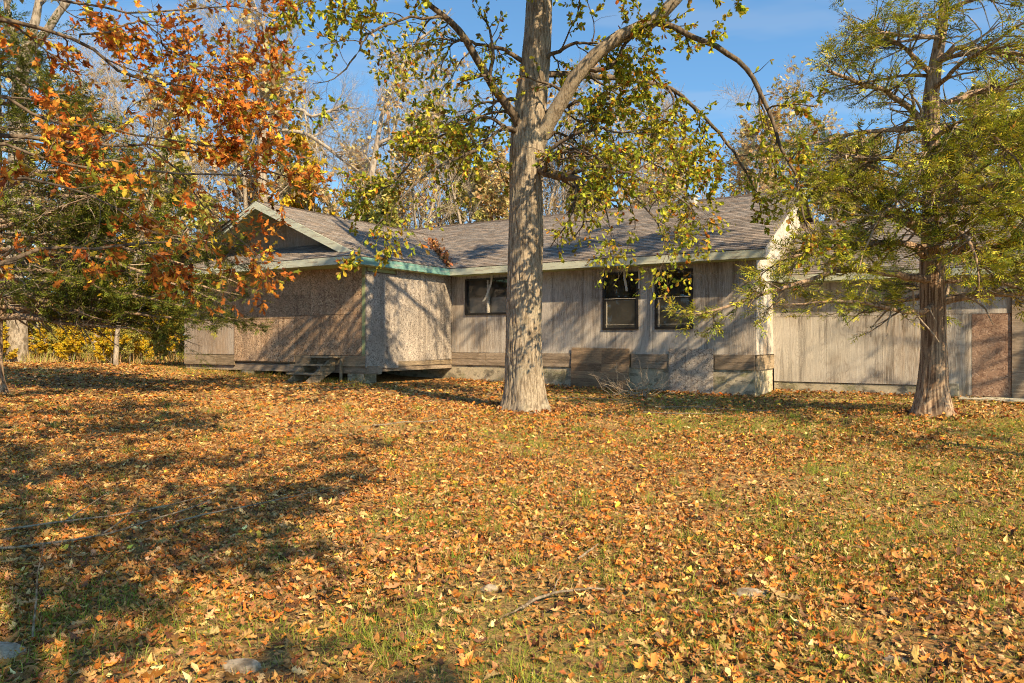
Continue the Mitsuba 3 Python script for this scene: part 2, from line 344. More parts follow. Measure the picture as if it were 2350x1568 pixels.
# peeling trim strips
def strip(pts, wd, name='peeling_strip', m='pale_strip_m', **l):
    pts = np.array(pts, float); off = np.array([wd / 2, 0, 0])
    bot = np.vstack([pts - off, (pts + off)[::-1]])
    n = len(pts); v = np.vstack([pts - off, pts + off, pts - off + [0, .006, 0], pts + off + [0, .006, 0]])
    f = []
    for i in range(n - 1):
        f += [[i, n + i, n + i + 1], [i, n + i + 1, i + 1], [2 * n + i, 3 * n + i + 1, 3 * n + i], [2 * n + i, 2 * n + i + 1, 3 * n + i + 1]]
        f += [[i, i + 1, 2 * n + i + 1], [i, 2 * n + i + 1, 2 * n + i], [n + i, 3 * n + i + 1, n + i + 1], [n + i, 3 * n + i, 3 * n + i + 1]]
    hp(name, (v, np.array(f)), m, **l)
strip([(1.42, .05, 3.34), (1.40, .08, 3.1), (1.33, .1, 2.9), (1.22, .11, 2.68), (1.17, .12, 2.62)], .06)
strip([(5.36, .05, 3.4), (5.38, .08, 3.1), (5.42, .08, 2.9), (5.45, .1, 2.75)], .06)
strip([(5.75, .04, 3.3), (5.76, .05, 2.95), (5.75, .05, 2.8)], .05)
strip([(6.11, .04, 3.3), (6.1, .05, 3.0), (6.12, .05, 2.7)], .04)
strip([(0.5, .3, 3.36), (1.0, .3, 3.35), (1.45, .28, 3.36)], .03)

# corner boards and right end wall (faces the sun)
hp('end_panel', hbox(AR + .001, AR + .014, -8.6, -.001, 1.19, 3.42), 'plywood_pale_m', label='sunlit grey plywood on the narrow return wall at the right corner')
hp('skirt_plank', hbox(AR - .01, AR + .03, -1.76, -.001, .84, 1.17), 'plank_pale_m')
hp('corner_trim', hbox(AR + .015, AR + .03, -.55, -.3, 1.2, 3.2), 'white_paint_m')
gp = np.array([[AR + .002, 0.0, 3.42], [AR + .002, -8.6, 3.42], [AR + .002, -4.3, 5.35]])
hp('end_gable', hprism(gp, gp - [.1, 0, 0]), 'plywood_pale_m')

# wing front panels
Z0 = 1.14
def panel(u0, u1, z0, z1, m, off=0.0, th=.012, label=None):
    hp('osb_panel' if 'osb' in m else 'plywood_panel', hbox(u0, u1, BW + off, BW + off + th, z0, z1), m, **({'label': label} if label else {}))
panel(-7.19, -4.905, 1.14, 2.3, 'plywood_tan_m', 0, label='grey plywood sheet at the left end of the front wing')
panel(-7.19, -4.905, 2.305, ZTOP, 'osb_m')
panel(-4.895, -2.465, .965, 2.1, 'osb_m', .02)
panel(-4.88, -2.472, 2.112, 2.715, 'osb_worn_m', .006)
panel(-4.88, -1.885, 2.725, ZTOP, 'osb_m', .004)
panel(-2.452, -.088, 1.15, 2.178, 'osb_worn_m', .014)
panel(-2.458, -1.888, 2.192, 2.715, 'osb_worn_m', .002)
panel(-1.875, -.085, 2.19, ZTOP, 'osb_m', .006)
hp('corner_trim', hbox(-.08, .02, BW, BW + .03, 1.15, ZTOP), 'soffit_m')
for (u0, u1, z0, z1) in ((-7.19, -4.91, .84, 1.12), (-2.45, -1.9, .9, 1.14), (-1.9, -.82, .9, 1.13), (-.81, .01, .88, 1.13)):
    hp('skirt_plank', hbox(u0, u1, BW - .02, BW + .025, z0, z1, .004), 'plank_pale_m')
hp('sill_beam', hbox(AL, .4, BW - .16, BW - .03, .7, .9), 'plank_m')
hp('sill_beam', hbox(-.14, 0.0, .0, BW - .17, .74, .9), 'plank_m')
for k in range(9):
    a_ = AL + .3 + k * .82
    hp('floor_joist', hbox(a_, a_ + .05, 0.02, BW - .17, .72, .88), 'plank_m')
for (u0, u1) in ((-.63, -.08), (-2.52, -2.13), (-4.68, -4.16), (-7.1, -6.7)):
    for k, (z0, z1) in enumerate(((.1, .455), (.46, .7))):
        hp('pier_block', hbox(u0, u1, BW - .5, BW - .04, z0, z1, .006), 'concrete_m')
# wing side panels (face right)
for (b0, b1, z0, z1, m, off) in ((2.4, 3.63, .82, 3.22, 'osb_grey_m', .022), (1.24, 2.44, .985, 3.4, 'osb_grey_m', .004), (0.04, 1.225, .995, 3.4, 'osb_grey_m', .004)):
    hp('osb_panel', hbox(off, off + .013, b0, b1, z0, z1), m)
hp('sill_board', hbox(-.01, .03, .03, 2.39, .86, .98), 'plank_pale_m')
hp('header_board', hbox(.0, .03, 2.5, 3.55, 3.25, 3.4), 'soffit_m')

# roofs
def slope_frame(poly):
    p = np.array(poly, float); e_s = norm(p[1] - p[0]); n_ = norm(np.cross(p[1] - p[0], p[-1] - p[0]))
    if n_[2] < 0: n_ = -n_
    e_t = np.cross(n_, e_s)
    if e_t[2] < 0: e_t = -e_t
    return p[0], e_s, e_t, n_
SH_V, SH_F, SH_C, sh_o = [], [], [], 0
def shingle_slope(poly, holes=(), step=.135):
    global sh_o, SH_C
    O, es, et, en = slope_frame(poly)
    pl = lambda P: [((np.array(q) - O) @ es, (np.array(q) - O) @ et) for q in P]
    pg = Polygon(pl(poly))
    for h_ in holes: pg = pg.difference(Polygon(pl(h_)))
    s0, t0, s1, t1 = pg.bounds
    r = 0; t = t0
    while t < t1 - .02:
        inter = pg.intersection(LineString([(s0 - 1, t + .06), (s1 + 1, t + .06)]))
        for g in getattr(inter, 'geoms', [inter]):
            if g.is_empty or g.length < .05: continue
            x0, x1 = min(c[0] for c in g.coords), max(c[0] for c in g.coords)
            cuts = [x0]
            while cuts[-1] < x1 - .2: cuts.append(cuts[-1] + rng.uniform(.2, .36) * (0.5 + .5 * (len(cuts) > 1)))
            cuts[-1] = x1
            if len(cuts) < 2: cuts = [x0, x1]
            for c0, c1 in zip(cuts[:-1], cuts[1:]):
                lo = .016 + rng.uniform(0, .008); dz = rng.uniform(-.008, .008)
                q = []
                for (s, t_, hgt) in ((c0 + .002, t - .012 + dz, lo), (c1 - .002, t - .012 + dz, lo), (c1 - .002, t + step + .01, .004), (c0 + .002, t + step + .01, .004), (c0 + .002, t - .012 + dz, 0), (c1 - .002, t - .012 + dz, 0)):
                    q.append(O + s * es + t_ * et + hgt * en)
                SH_V.append(q)
                SH_F.append(np.array([[0, 1, 2], [0, 2, 3], [4, 5, 1], [4, 1, 0], [0, 3, 4], [1, 5, 2]]) + sh_o); sh_o += 6
                k = rng.uniform(.72, 1.2); tint = rng.uniform(-.6, .6)
                SH_C += [np.array([.195 + .02 * tint, .175, .158 - .015 * tint]) * k] * 6
        t += step; r += 1
def slab(poly, th=.1):
    O, es, et, en = slope_frame(poly)
    p = np.array(poly, float) - en * .004
    return hprism(p - en * th, p)
RF, RL = .25, -7.41; RC = (RF + RL) / 2; ZR = ZE + PITCH * (RF - RC); BF = 4.3; BK = BF - .32
BV = .45 - (ZR - ZE) / PITCH
zk = ZE + PITCH * (BF - BK)
wing_r = [(RF, .45, ZE), (RF, BF, ZE), (RF - (BF - BK), BK, zk), (RC, BK, ZR), (RC, BV, ZR)]
wing_l = [(RL, BF, ZE), (RL, .45, ZE), (RC, BV, ZR), (RC, BK, ZR), (RL + (BF - BK), BK, zk)]
BT = BW - .55; zt = ZE + PITCH * (BF - BT)
skirt = [(RF, BF, ZE), (RL, BF, ZE), (RL + (BF - BK) , BK, zk), (RL + (BF - BT), BT, zt), (RF - (BF - BT), BT, zt), (RF - (BF - BK), BK, zk)]
ZM = ZE + PITCH * (.45 + 4.3)
main_f = [(RL, .45, ZE), (8.86, .45, ZE), (8.86, -4.3, ZM), (RL, -4.3, ZM)]
main_b = [(8.86, -9.05, ZE), (RL, -9.05, ZE), (RL, -4.3, ZM), (8.86, -4.3, ZM)]
GB, GZ, GR = -1.38, 3.1, 4.05
gar_f = [(AR + .01, GB, GZ), (18.5, GB, GZ), (18.5, GB - GR, GZ + PITCH * GR), (AR + .01, GB - GR, GZ + PITCH * GR)]
gar_b = [(18.5, GB - 2 * GR, GZ), (AR + .01, GB - 2 * GR, GZ), (AR + .01, GB - GR, GZ + PITCH * GR), (18.5, GB - GR, GZ + PITCH * GR)]
shingle_slope(wing_r); shingle_slope(wing_l); shingle_slope(skirt)
shingle_slope(main_f, holes=[[(RL, .45, ZE), (RF - .1, .45, ZE), (RC, BV, ZR)]]); shingle_slope(gar_f); 
hp('roof', cat([slab(p) for p in (wing_r, wing_l, skirt, main_f, main_b, gar_f, gar_b)]), 'deck_m')
key = put(HS + '__roof__shingles', hmesh((np.array(SH_V).reshape(-1, 3), np.vstack(SH_F))), 'shingle_m', color=np.array(SH_C), kind='stuff', label='weathered grey brown roof shingles')
def ridge(p0, p1, n):
    p0, p1 = np.array(p0, float), np.array(p1, float); ms = []
    side = norm(np.cross(p1 - p0, [0, 0, 1]))
    for k in range(n):
        q0, q1 = p0 + (p1 - p0) * k / n, p0 + (p1 - p0) * (k + 1.15) / n
        l = .012 + .008 * (k % 2)
        w = .15; dn = np.array([0, 0, -PITCH * w])
        pts = np.array([q0 + [0, 0, .03], q1 + [0, 0, .018], q1 + side * w + dn + [0, 0, .018], q0 + side * w + dn + [0, 0, .03], q1 - side * w + dn + [0, 0, .018], q0 - side * w + dn + [0, 0, .03]])
        ms.append((pts, np.array([[0, 1, 2], [0, 2, 3], [1, 0, 5], [1, 5, 4]])))
    return cat(ms)
hp('roof__ridge_cap', ridge((RC, BK, ZR), (RC, BV, ZR), 26), 'deck_m')
hp('roof__ridge_cap', ridge((RL, -4.3, ZM), (8.86, -4.3, ZM), 60), 'deck_m')
hp('roof__ridge_cap', ridge((AR, GB - GR, GZ + PITCH * GR), (18.5, GB - GR, GZ + PITCH * GR), 36), 'deck_m')
hp('roof__vent', cat([hbox(5.6, 5.95, -4.0, -3.7, 5.45, 5.72, .01), hbox(5.55, 6.0, -4.05, -3.65, 5.72, 5.75)]), 'white_paint_m', label='small pale metal vent near the main ridge')

# fascia, rake boards, soffits
hp('fascia', hbox(RL, RF - .0, BF, BF + .02, ZE - .19, ZE - .012), 'sage_paint_m', label='pale sage green fascia along the wing front')
hp('fascia', hbox(RF, RF + .02, .47, BF + .02, ZE - .19, ZE - .012), 'teal_paint_m', label='teal fascia along the right side of the wing')
hp('fascia', hbox(RF + .0, 8.86, .45, .47, ZE - .19, ZE - .012), 'sage_paint_m', label='sage green fascia along the main eave')
hp('fascia', hbox(RL - .02, RL, .47, BF + .02, ZE - .19, ZE - .012), 'sage_paint_m')
hp('fascia', hbox(AR + .02, 18.5, GB, GB + .02, GZ - .17, GZ - .012), 'sage_paint_m', label='pale green fascia along the lower garage eave')
hp('soffit', cat([hbox(RL, RF, BW + .03, BF, ZE - .2, ZE - .17), hbox(.03, RF, .45, BW + .03, ZE - .2, ZE - .17), hbox(.26, 8.86, .015, .45, ZE - .2, ZE - .17), hbox(AR + .02, 18.5, GB - .38, GB, GZ - .19, GZ - .16)]), 'soffit_m')
def rake(pa, pb, depth, th, m, label, axis=1, name='rake_board'):
    pa, pb = np.array(pa, float), np.array(pb, float)
    v = np.array([pa, pb, pb - [0, 0, depth], pa - [0, 0, depth]]); o = np.zeros(3); o[axis] = th
    hp(name, hprism(v, v + o), m, label=label)
rake((RF - (BF - BK) + .02, BK + .002, zk - .0), (RC, BK + .002, ZR - .01), .2, .025, 'sage_paint_m', 'right sloping sage green rake board of the front gable')
rake((RL + (BF - BK) - .02, BK + .002, zk), (RC, BK + .002, ZR - .01), .2, .025, 'sage_paint_m', 'left sloping sage green rake board of the front gable')
rake((8.862, .47, ZE - .01), (8.862, -4.3, ZM - .01), .2, .025, 'white_paint_m', 'weathered white rake board at the right end of the main roof', 0)
# gable wall with vertical boards
nb = 26; x0g, x1g = RL + 1.0, RF - 1.0
for k in range(nb):
    u0 = x0g + (x1g - x0g) * k / nb; u1 = x0g + (x1g - x0g) * (k + 1) / nb - .006
    top = lambda u: ZR - .12 - PITCH * abs(u - RC)
    z_b = zt - .04
    if max(top(u0), top(u1)) < z_b + .03: continue
    t0_, t1_ = max(top(u0), z_b + .01), max(top(u1), z_b + .01)
    v = np.array([[u0, BT + .0, z_b], [u1, BT + .0, z_b], [u1, BT + .0, t1_], [u0, BT + .0, t0_]])
    hp('gable_board', hprism(v - [0, .02, 0], v), 'plywood_tan_m')
v = np.array([[RL + .3, BT - .03, zk], [RF - .3, BT - .03, zk], [RC, BT - .03, ZR - .05]])
hp('gable_backing', hprism(v - [0, .02, 0], v), 'rough_wood_m')
# underside boards of the rake overhang
for sgn, nm in ((1, 'r'), (-1, 'l')):
    pe = np.array([RC + sgn * (RF - RC - .5), BT, ZE + PITCH * .5 - .125]); pr = np.array([RC, BT, ZR - .125])
    v = np.array([pe, pr, pr + [0, BK - BT, 0], pe + [0, BK - BT, 0]])
    hp('rake_soffit', hprism(v, v + [0, 0, .012]), 'soffit_m')

# garage
GW = -1.78
hp('garage_shell', cat([hbox(AR + .02, 18.4, GW - .15, GW - .03, .2, 2.95), hbox(18.3, 18.4, GW - 5, GW - .15, .2, 2.95)]), 'rough_wood_m')
hp('garage_foundation', hbox(AR + .02, 18.4, GW - .3, GW - .012, -.2, .5), 'concrete_m')
for k, (u0, u1) in enumerate(((8.58, 9.79), (9.795, 11.0), (11.005, 12.22))):
    hp('garage_panel', hbox(u0, u1, GW, GW + .014, .52, 2.1), 'plywood_pale_m')
    hp('garage_upper_panel', hbox(u0, u1, GW - .01, GW + .004, 2.11, 2.95), 'plywood_m')
hp('garage_panel', hbox(12.24, 12.74, GW + .0, GW + .016, .28, 2.1), 'plywood_pale_m', label='narrow grey plywood sheet just right of the cedar trunk')
hp('garage_panel', hbox(12.75, 13.46, GW + .0, GW + .016, .31, 2.1), 'osb_red_m', label='reddish strand board sheet near the right edge')
hp('garage_panel', hbox(13.7, 15.0, GW + .0, GW + .016, .28, 2.1), 'osb_grey_m')
hp('garage_post', hbox(13.47, 13.68, GW + .0, GW + .05, .28, 2.95), 'plank_m', label='dark brown post beside the reddish board')
hp('garage_upper_panel', hbox(12.24, 13.46, GW - .01, GW + .006, 2.11, 2.95), 'plywood_m')
hp('door_step', hbox(12.2, 12.5, GW + .02, GW + .24, .28, .58, .01), 'concrete_m')
hp('garage_slab', hbox(12.5, 18, GW + .02, GW + .8, .1, .3, .01), 'concrete_m')

# wooden steps in front of the wing
ST = thing('wooden_steps', 'small weathered grey wooden steps leaning against the front of the wing', 'steps')
ub0, ub1 = -1.92, -.95
sp = lambda n, m, b='plank_pale_m': put(ST + '__' + n, hmesh(m), b)
for k, (z_, b_, u0, u1) in enumerate(((1.12, 3.645, -1.80, -.80), (.93, 3.93, -1.98, -.82), (.72, 4.22, -1.78, -.84))):
    sp('tread', hbox(u0, u1, b_, b_ + .31, z_ - .04, z_, .004))
for u in (-1.62, -.98):
    q = np.array([[u, 3.70, .78], [u, 4.50, .38], [u, 4.62, .38], [u, 4.62, .55], [u, 3.84, 1.08], [u, 3.70, 1.08]])
    sp('stringer', hprism(q, q + [.05, 0, 0]))
    for (z_, b_) in ((.93, 3.93), (.72, 4.22)):
        q = np.array([[u + .0, b_ + .02, z_ - .22], [u, b_ + .26, z_ - .22], [u, b_ + .29, z_ - .045], [u, b_ + .0, z_ - .045]])
        sp('tread_block', hprism(q + [.055, 0, 0], q + [.095, 0, 0]))
sp('brace', hbox(-.74, -.70, 3.68, 3.74, .5, 1.06))

# ------------------------------------------------------------------ tree tools
def tubes(P, R, sides):
    """B polylines of n points each -> one mesh of tapered tubes"""
    B, n = P.shape[:2]
    t = norm(np.gradient(P, axis=1))
    ref = np.where(np.abs(t[..., 2:]) < .9, [0, 0, 1.], [1., 0, 0])
    a = norm(np.cross(t, ref)); b = np.cross(t, a)
    an = np.arange(sides) * 2 * np.pi / sides
    v = P[:, :, None] + R[:, :, None, None] * (np.cos(an)[:, None] * a[:, :, None] + np.sin(an)[:, None] * b[:, :, None])
    i, j = np.meshgrid(np.arange(n - 1), np.arange(sides), indexing='ij')
    q = np.stack([i * sides + j, i * sides + (j + 1) % sides, (i + 1) * sides + (j + 1) % sides, (i + 1) * sides + j], -1).reshape(-1, 4)
    f = np.vstack([q[:, [0, 2, 1]], q[:, [0, 3, 2]]])
    f = (f[None] + (np.arange(B) * n * sides)[:, None, None]).reshape(-1, 3)
    return v.reshape(-1, 3), f

def resample(pts, n, wob=0.0):
    p = np.array(pts, float)
    s = np.r_[0, np.cumsum(np.linalg.norm(np.diff(p[:, :3], axis=0), axis=1))]
    from scipy.interpolate import PchipInterpolator
    q = PchipInterpolator(s, p)(np.linspace(0, s[-1], n))
    if wob:
        w = rng.normal(0, 1, (n, 3)); w[1:-1] = (w[:-2] + w[1:-1] + w[2:]) / 3; w[0] = 0
        q[:, :3] += wob * w
    return q[:, :3], q[:, 3]

def sprout(P, R, per, t0, t1, ang, length, n, wander, up, taper=.55, flat=0.0, minr=.002, droop=0.0):
    """children along the polylines P: returns (P, R) of the children"""
    B, m = P.shape[:2]
    u = (rng.random((B, per)) + np.arange(per)) / per
    u = t0 + (t1 - t0) * u
    x = u * (m - 1); i = np.clip(x.astype(int), 0, m - 2); fr = (x - i)[..., None]
    bi = np.arange(B)[:, None]
    p = P[bi, i] * (1 - fr) + P[bi, i + 1] * fr
    r = R[bi, i] * (1 - fr[..., 0]) + R[bi, i + 1] * fr[..., 0]
    t = norm(P[bi, i + 1] - P[bi, i])
    p, r, t, u = p.reshape(-1, 3), r.ravel(), t.reshape(-1, 3), u.ravel()
    rd = rng.normal(0, 1, t.shape); rd[:, 2] *= (1 - flat)
    perp = norm(rd - (rd * t).sum(1, keepdims=True) * t)
    an = np.radians(rng.uniform(ang[0], ang[1], len(t)))[:, None]
    d = norm(t * np.cos(an) + perp * np.sin(an) + [0, 0, up])
    L = rng.uniform(length[0], length[1], len(t)) * (1.1 - .55 * u)
    C = np.empty((len(t), n, 3)); C[:, 0] = p
    for k in range(1, n):
        d = norm(d + wander * rng.normal(0, 1, d.shape) + [0, 0, up * .3 - droop * k / n])
        C[:, k] = C[:, k - 1] + d * (L / (n - 1))[:, None]
    r0 = np.maximum(np.minimum(r * taper, L * .03 + .003), minr)
    CR = r0[:, None] * np.linspace(1, .3, n)[None]
    return C, np.maximum(CR, minr * .7)

def leaf_template(st, wd, fwd, fold, curl, twist=0.0, cup=0.0):
    st, wd, fwd = np.array(st, float), np.array(wd, float), np.array(fwd, float)
    n = len(st); v = []
    for k in range(n):
        for s in (-1, 0, 1):
            x, y = st[k] + (fwd[k] if s else 0), s * wd[k]
            z = fold * abs(y) + curl * (x - .45) ** 2 + twist * y * (x - .5) + cup * y * y
            v.append((x, y, z))
    f = []
    for k in range(n - 1):
        a = 3 * k
        f += [(a, a + 3, a + 4), (a, a + 4, a + 1), (a + 1, a + 4, a + 5), (a + 1, a + 5, a + 2)]
    f = [t for t in f]
    return np.array(v), np.array(f)
OAK_ST = [-.1, .18, .3, .48, .6, .76, 1.0]
OAK_W = [.012, .17, .08, .29, .11, .21, .0]
OAK_F = [0, .05, .02, .11, .02, .09, 0]
near_leaves = [leaf_template(OAK_ST, OAK_W, OAK_F, fo, cu, tw, cp) for fo, cu, tw, cp in ((.25, .35, .3, 0), (-.3, -.8, .5, .6), (.7, .9, -1.0, 0), (.2, 1.6, .8, 1.5), (-.6, .5, -1.2, 0), (1.0, -.8, .5, -.8), (1.4, .7, 1.2, 0), (.4, -1.5, .9, .5), (-1.1, 1.1, -.6, 0))]
MS, MW, MF = [-.08, .22, .34, .54, .68, 1.0], [.015, .19, .09, .3, .11, .0], [0, .06, .02, .12, .06, 0]
mid_leaves = [leaf_template(MS, MW, MF, fo, cu, tw, cp) for fo, cu, tw, cp in ((.25, .3, .3, 0), (-.2, -.4, .2, .3), (.5, .5, -.5, 0), (.1, .8, .4, .6))]
FS, FW, FF = [0, .3, .62, 1.0], [.03, .24, .28, 0], [0, .07, .1, 0]
far_leaves = [leaf_template(FS, FW, FF, fo, cu) for fo, cu in ((.3, .3), (-.3, -.4), (.5, .6))]
oak_small = [leaf_template([-.05, .36, .62, 1.0], [.02, .25, .27, 0], [0, .07, .1, 0], fo, cu, tw) for fo, cu, tw in ((.3, .3, .3), (-.3, -.5, .4), (.6, .6, -.5), (.2, .9, .6))]
tiny_leaves = [(np.array([(0, 0, 0), (.5, -.36, .12), (1, 0, 0), (.5, .36, .1)], float), np.array([(0, 1, 2), (0, 2, 3)]))]

def scatter(tmpls, p, d, nrm, size, col, jitter=.0):
    """leaf templates at p, long axis d, facing nrm -> (v, f), vertex colours"""
    n = norm(nrm - (nrm * d).sum(1, keepdims=True) * d); t = np.cross(n, d)
    which = rng.integers(0, len(tmpls), len(p))
    V, Fs, C, o = [], [], [], 0
    for k, (tv, tf) in enumerate(tmpls):
        s = which == k
        if not s.any(): continue
        v = p[s, None] + size[s, None, None] * (tv[None, :, :1] * d[s, None] + tv[None, :, 1:2] * t[s, None] + tv[None, :, 2:] * n[s, None])
        c = np.repeat(col[s, None], len(tv), 1)
        f = tf[None] + (np.arange(s.sum()) * len(tv))[:, None, None] + o
        V.append(v.reshape(-1, 3)); Fs.append(f.reshape(-1, 3)); C.append(c.reshape(-1, 3)); o += v.shape[0] * v.shape[1]
    return (np.vstack(V), np.vstack(Fs)), np.vstack(C)

def palette(n, cols, wts, var=.22):
    cols = np.array(cols, float); wts = np.array(wts, float)
    c = cols[rng.choice(len(cols), n, p=wts / wts.sum())]
    return np.clip(c * np.exp(rng.normal(0, var, (n, 1))) * np.exp(rng.normal(0, .08, (n, 3))), .004, .85)

def along(P, per, t0=.25):
    """points along polylines with their directions"""
    B, m = P.shape[:2]
    u = t0 + (1 - t0) * rng.random((B, per)) ** .8
    x = u * (m - 1); i = np.clip(x.astype(int), 0, m - 2); fr = (x - i)[..., None]; bi = np.arange(B)[:, None]
    p = P[bi, i] * (1 - fr) + P[bi, i + 1] * fr
    t = norm(P[bi, i + 1] - P[bi, i])
    return p.reshape(-1, 3), t.reshape(-1, 3)

def leaf_dirs(t, spread=.9, droop=.5):
    d = norm(t + spread * rng.normal(0, 1, t.shape) + [0, 0, -droop])
    n = norm(rng.normal(0, .8, t.shape) + [0, 0, .8])
    return d, n

def trunk_mesh(pts, rad, nth, nz, amp, freq, zf, seed, flare=0.0, zbase=0.0, fluting=0.0):
    p = np.array(pts, float)
    from scipy.interpolate import PchipInterpolator
    s = np.r_[0, np.cumsum(np.linalg.norm(np.diff(p[:, :3], axis=0), axis=1))]
    u = np.linspace(0, s[-1], nz)
    q = PchipInterpolator(s, p)(u)
    th = np.linspace(0, 2 * np.pi, nth, endpoint=False)
    z = q[:, 2] - zbase
    r = q[:, 3][:, None] * np.ones(nth)
    fl = flare * np.exp(-np.maximum(z, -.1) / .3)[:, None] * (1 + .35 * np.sin(th * 5 + seed) + .25 * np.sin(th * 3 + 2 * seed))
    fl = fl + fluting * np.exp(-np.maximum(z, 0) / 1.3)[:, None] * np.sin(th * 6 + 1.3 * seed + z[:, None] * .7)
    r = r * (1 + fl)
    R0 = q[:, 3][:, None]
    X = np.stack([np.cos(th)[None] * R0 * freq, np.sin(th)[None] * R0 * freq, (z[:, None] + 0 * th) * zf], -1)
    rid = 1 - np.abs(2 * meshkit.fbm(X, 2, seed) - 1) * 1.6
    big = meshkit.fbm(X * .18, 2, seed + 9) - .5
    r = r + amp * (rid - .5) * 2 * np.clip(R0 / .2, .3, 1) + .12 * R0 * big
    v = np.stack([q[:, :1] + r * np.cos(th), q[:, 1:2] + r * np.sin(th), q[:, 2:3] + 0 * r], -1).reshape(-1, 3)
    i, j = np.meshgrid(np.arange(nz - 1), np.arange(nth), indexing='ij')
    qq = np.stack([i * nth + j, i * nth + (j + 1) % nth, (i + 1) * nth + (j + 1) % nth, (i + 1) * nth + j], -1).reshape(-1, 4)
    return v, qq

def split_largest(p, n):
    """indices of the n leaves in view that show largest, and the rest"""
    cam = p - np.array([0, 0, EYE]); y = cam[:, 1]
    ok = (y > 1) & (np.abs(cam[:, 0]) < .68 * y) & (np.abs(cam[:, 2]) < .455 * y)
    dist = np.where(ok, np.linalg.norm(cam, axis=1), 1e6)
    o = np.argsort(dist)[:n]
    o = o[dist[o] < 1e6]
    m = np.ones(len(p), bool); m[o] = False
    return o, np.nonzero(m)[0]

def leaf_parts(key, tmpls, p, d, n, s, c, bsdf, count, rest_name, near=None):
    o, rest = split_largest(p, count)
    for k in o:
        nt = near or tmpls
        m, cc = scatter([nt[rng.integers(len(nt))]], p[k:k + 1], d[k:k + 1], n[k:k + 1], s[k:k + 1], c[k:k + 1])
        put(key + '__leaf', m, bsdf, smooth=True, color=cc)
    m, cc = scatter(tmpls, p[rest], d[rest], n[rest], s[rest], c[rest])
    put(key + '__' + rest_name, m, bsdf, smooth=False, color=cc, kind='stuff')

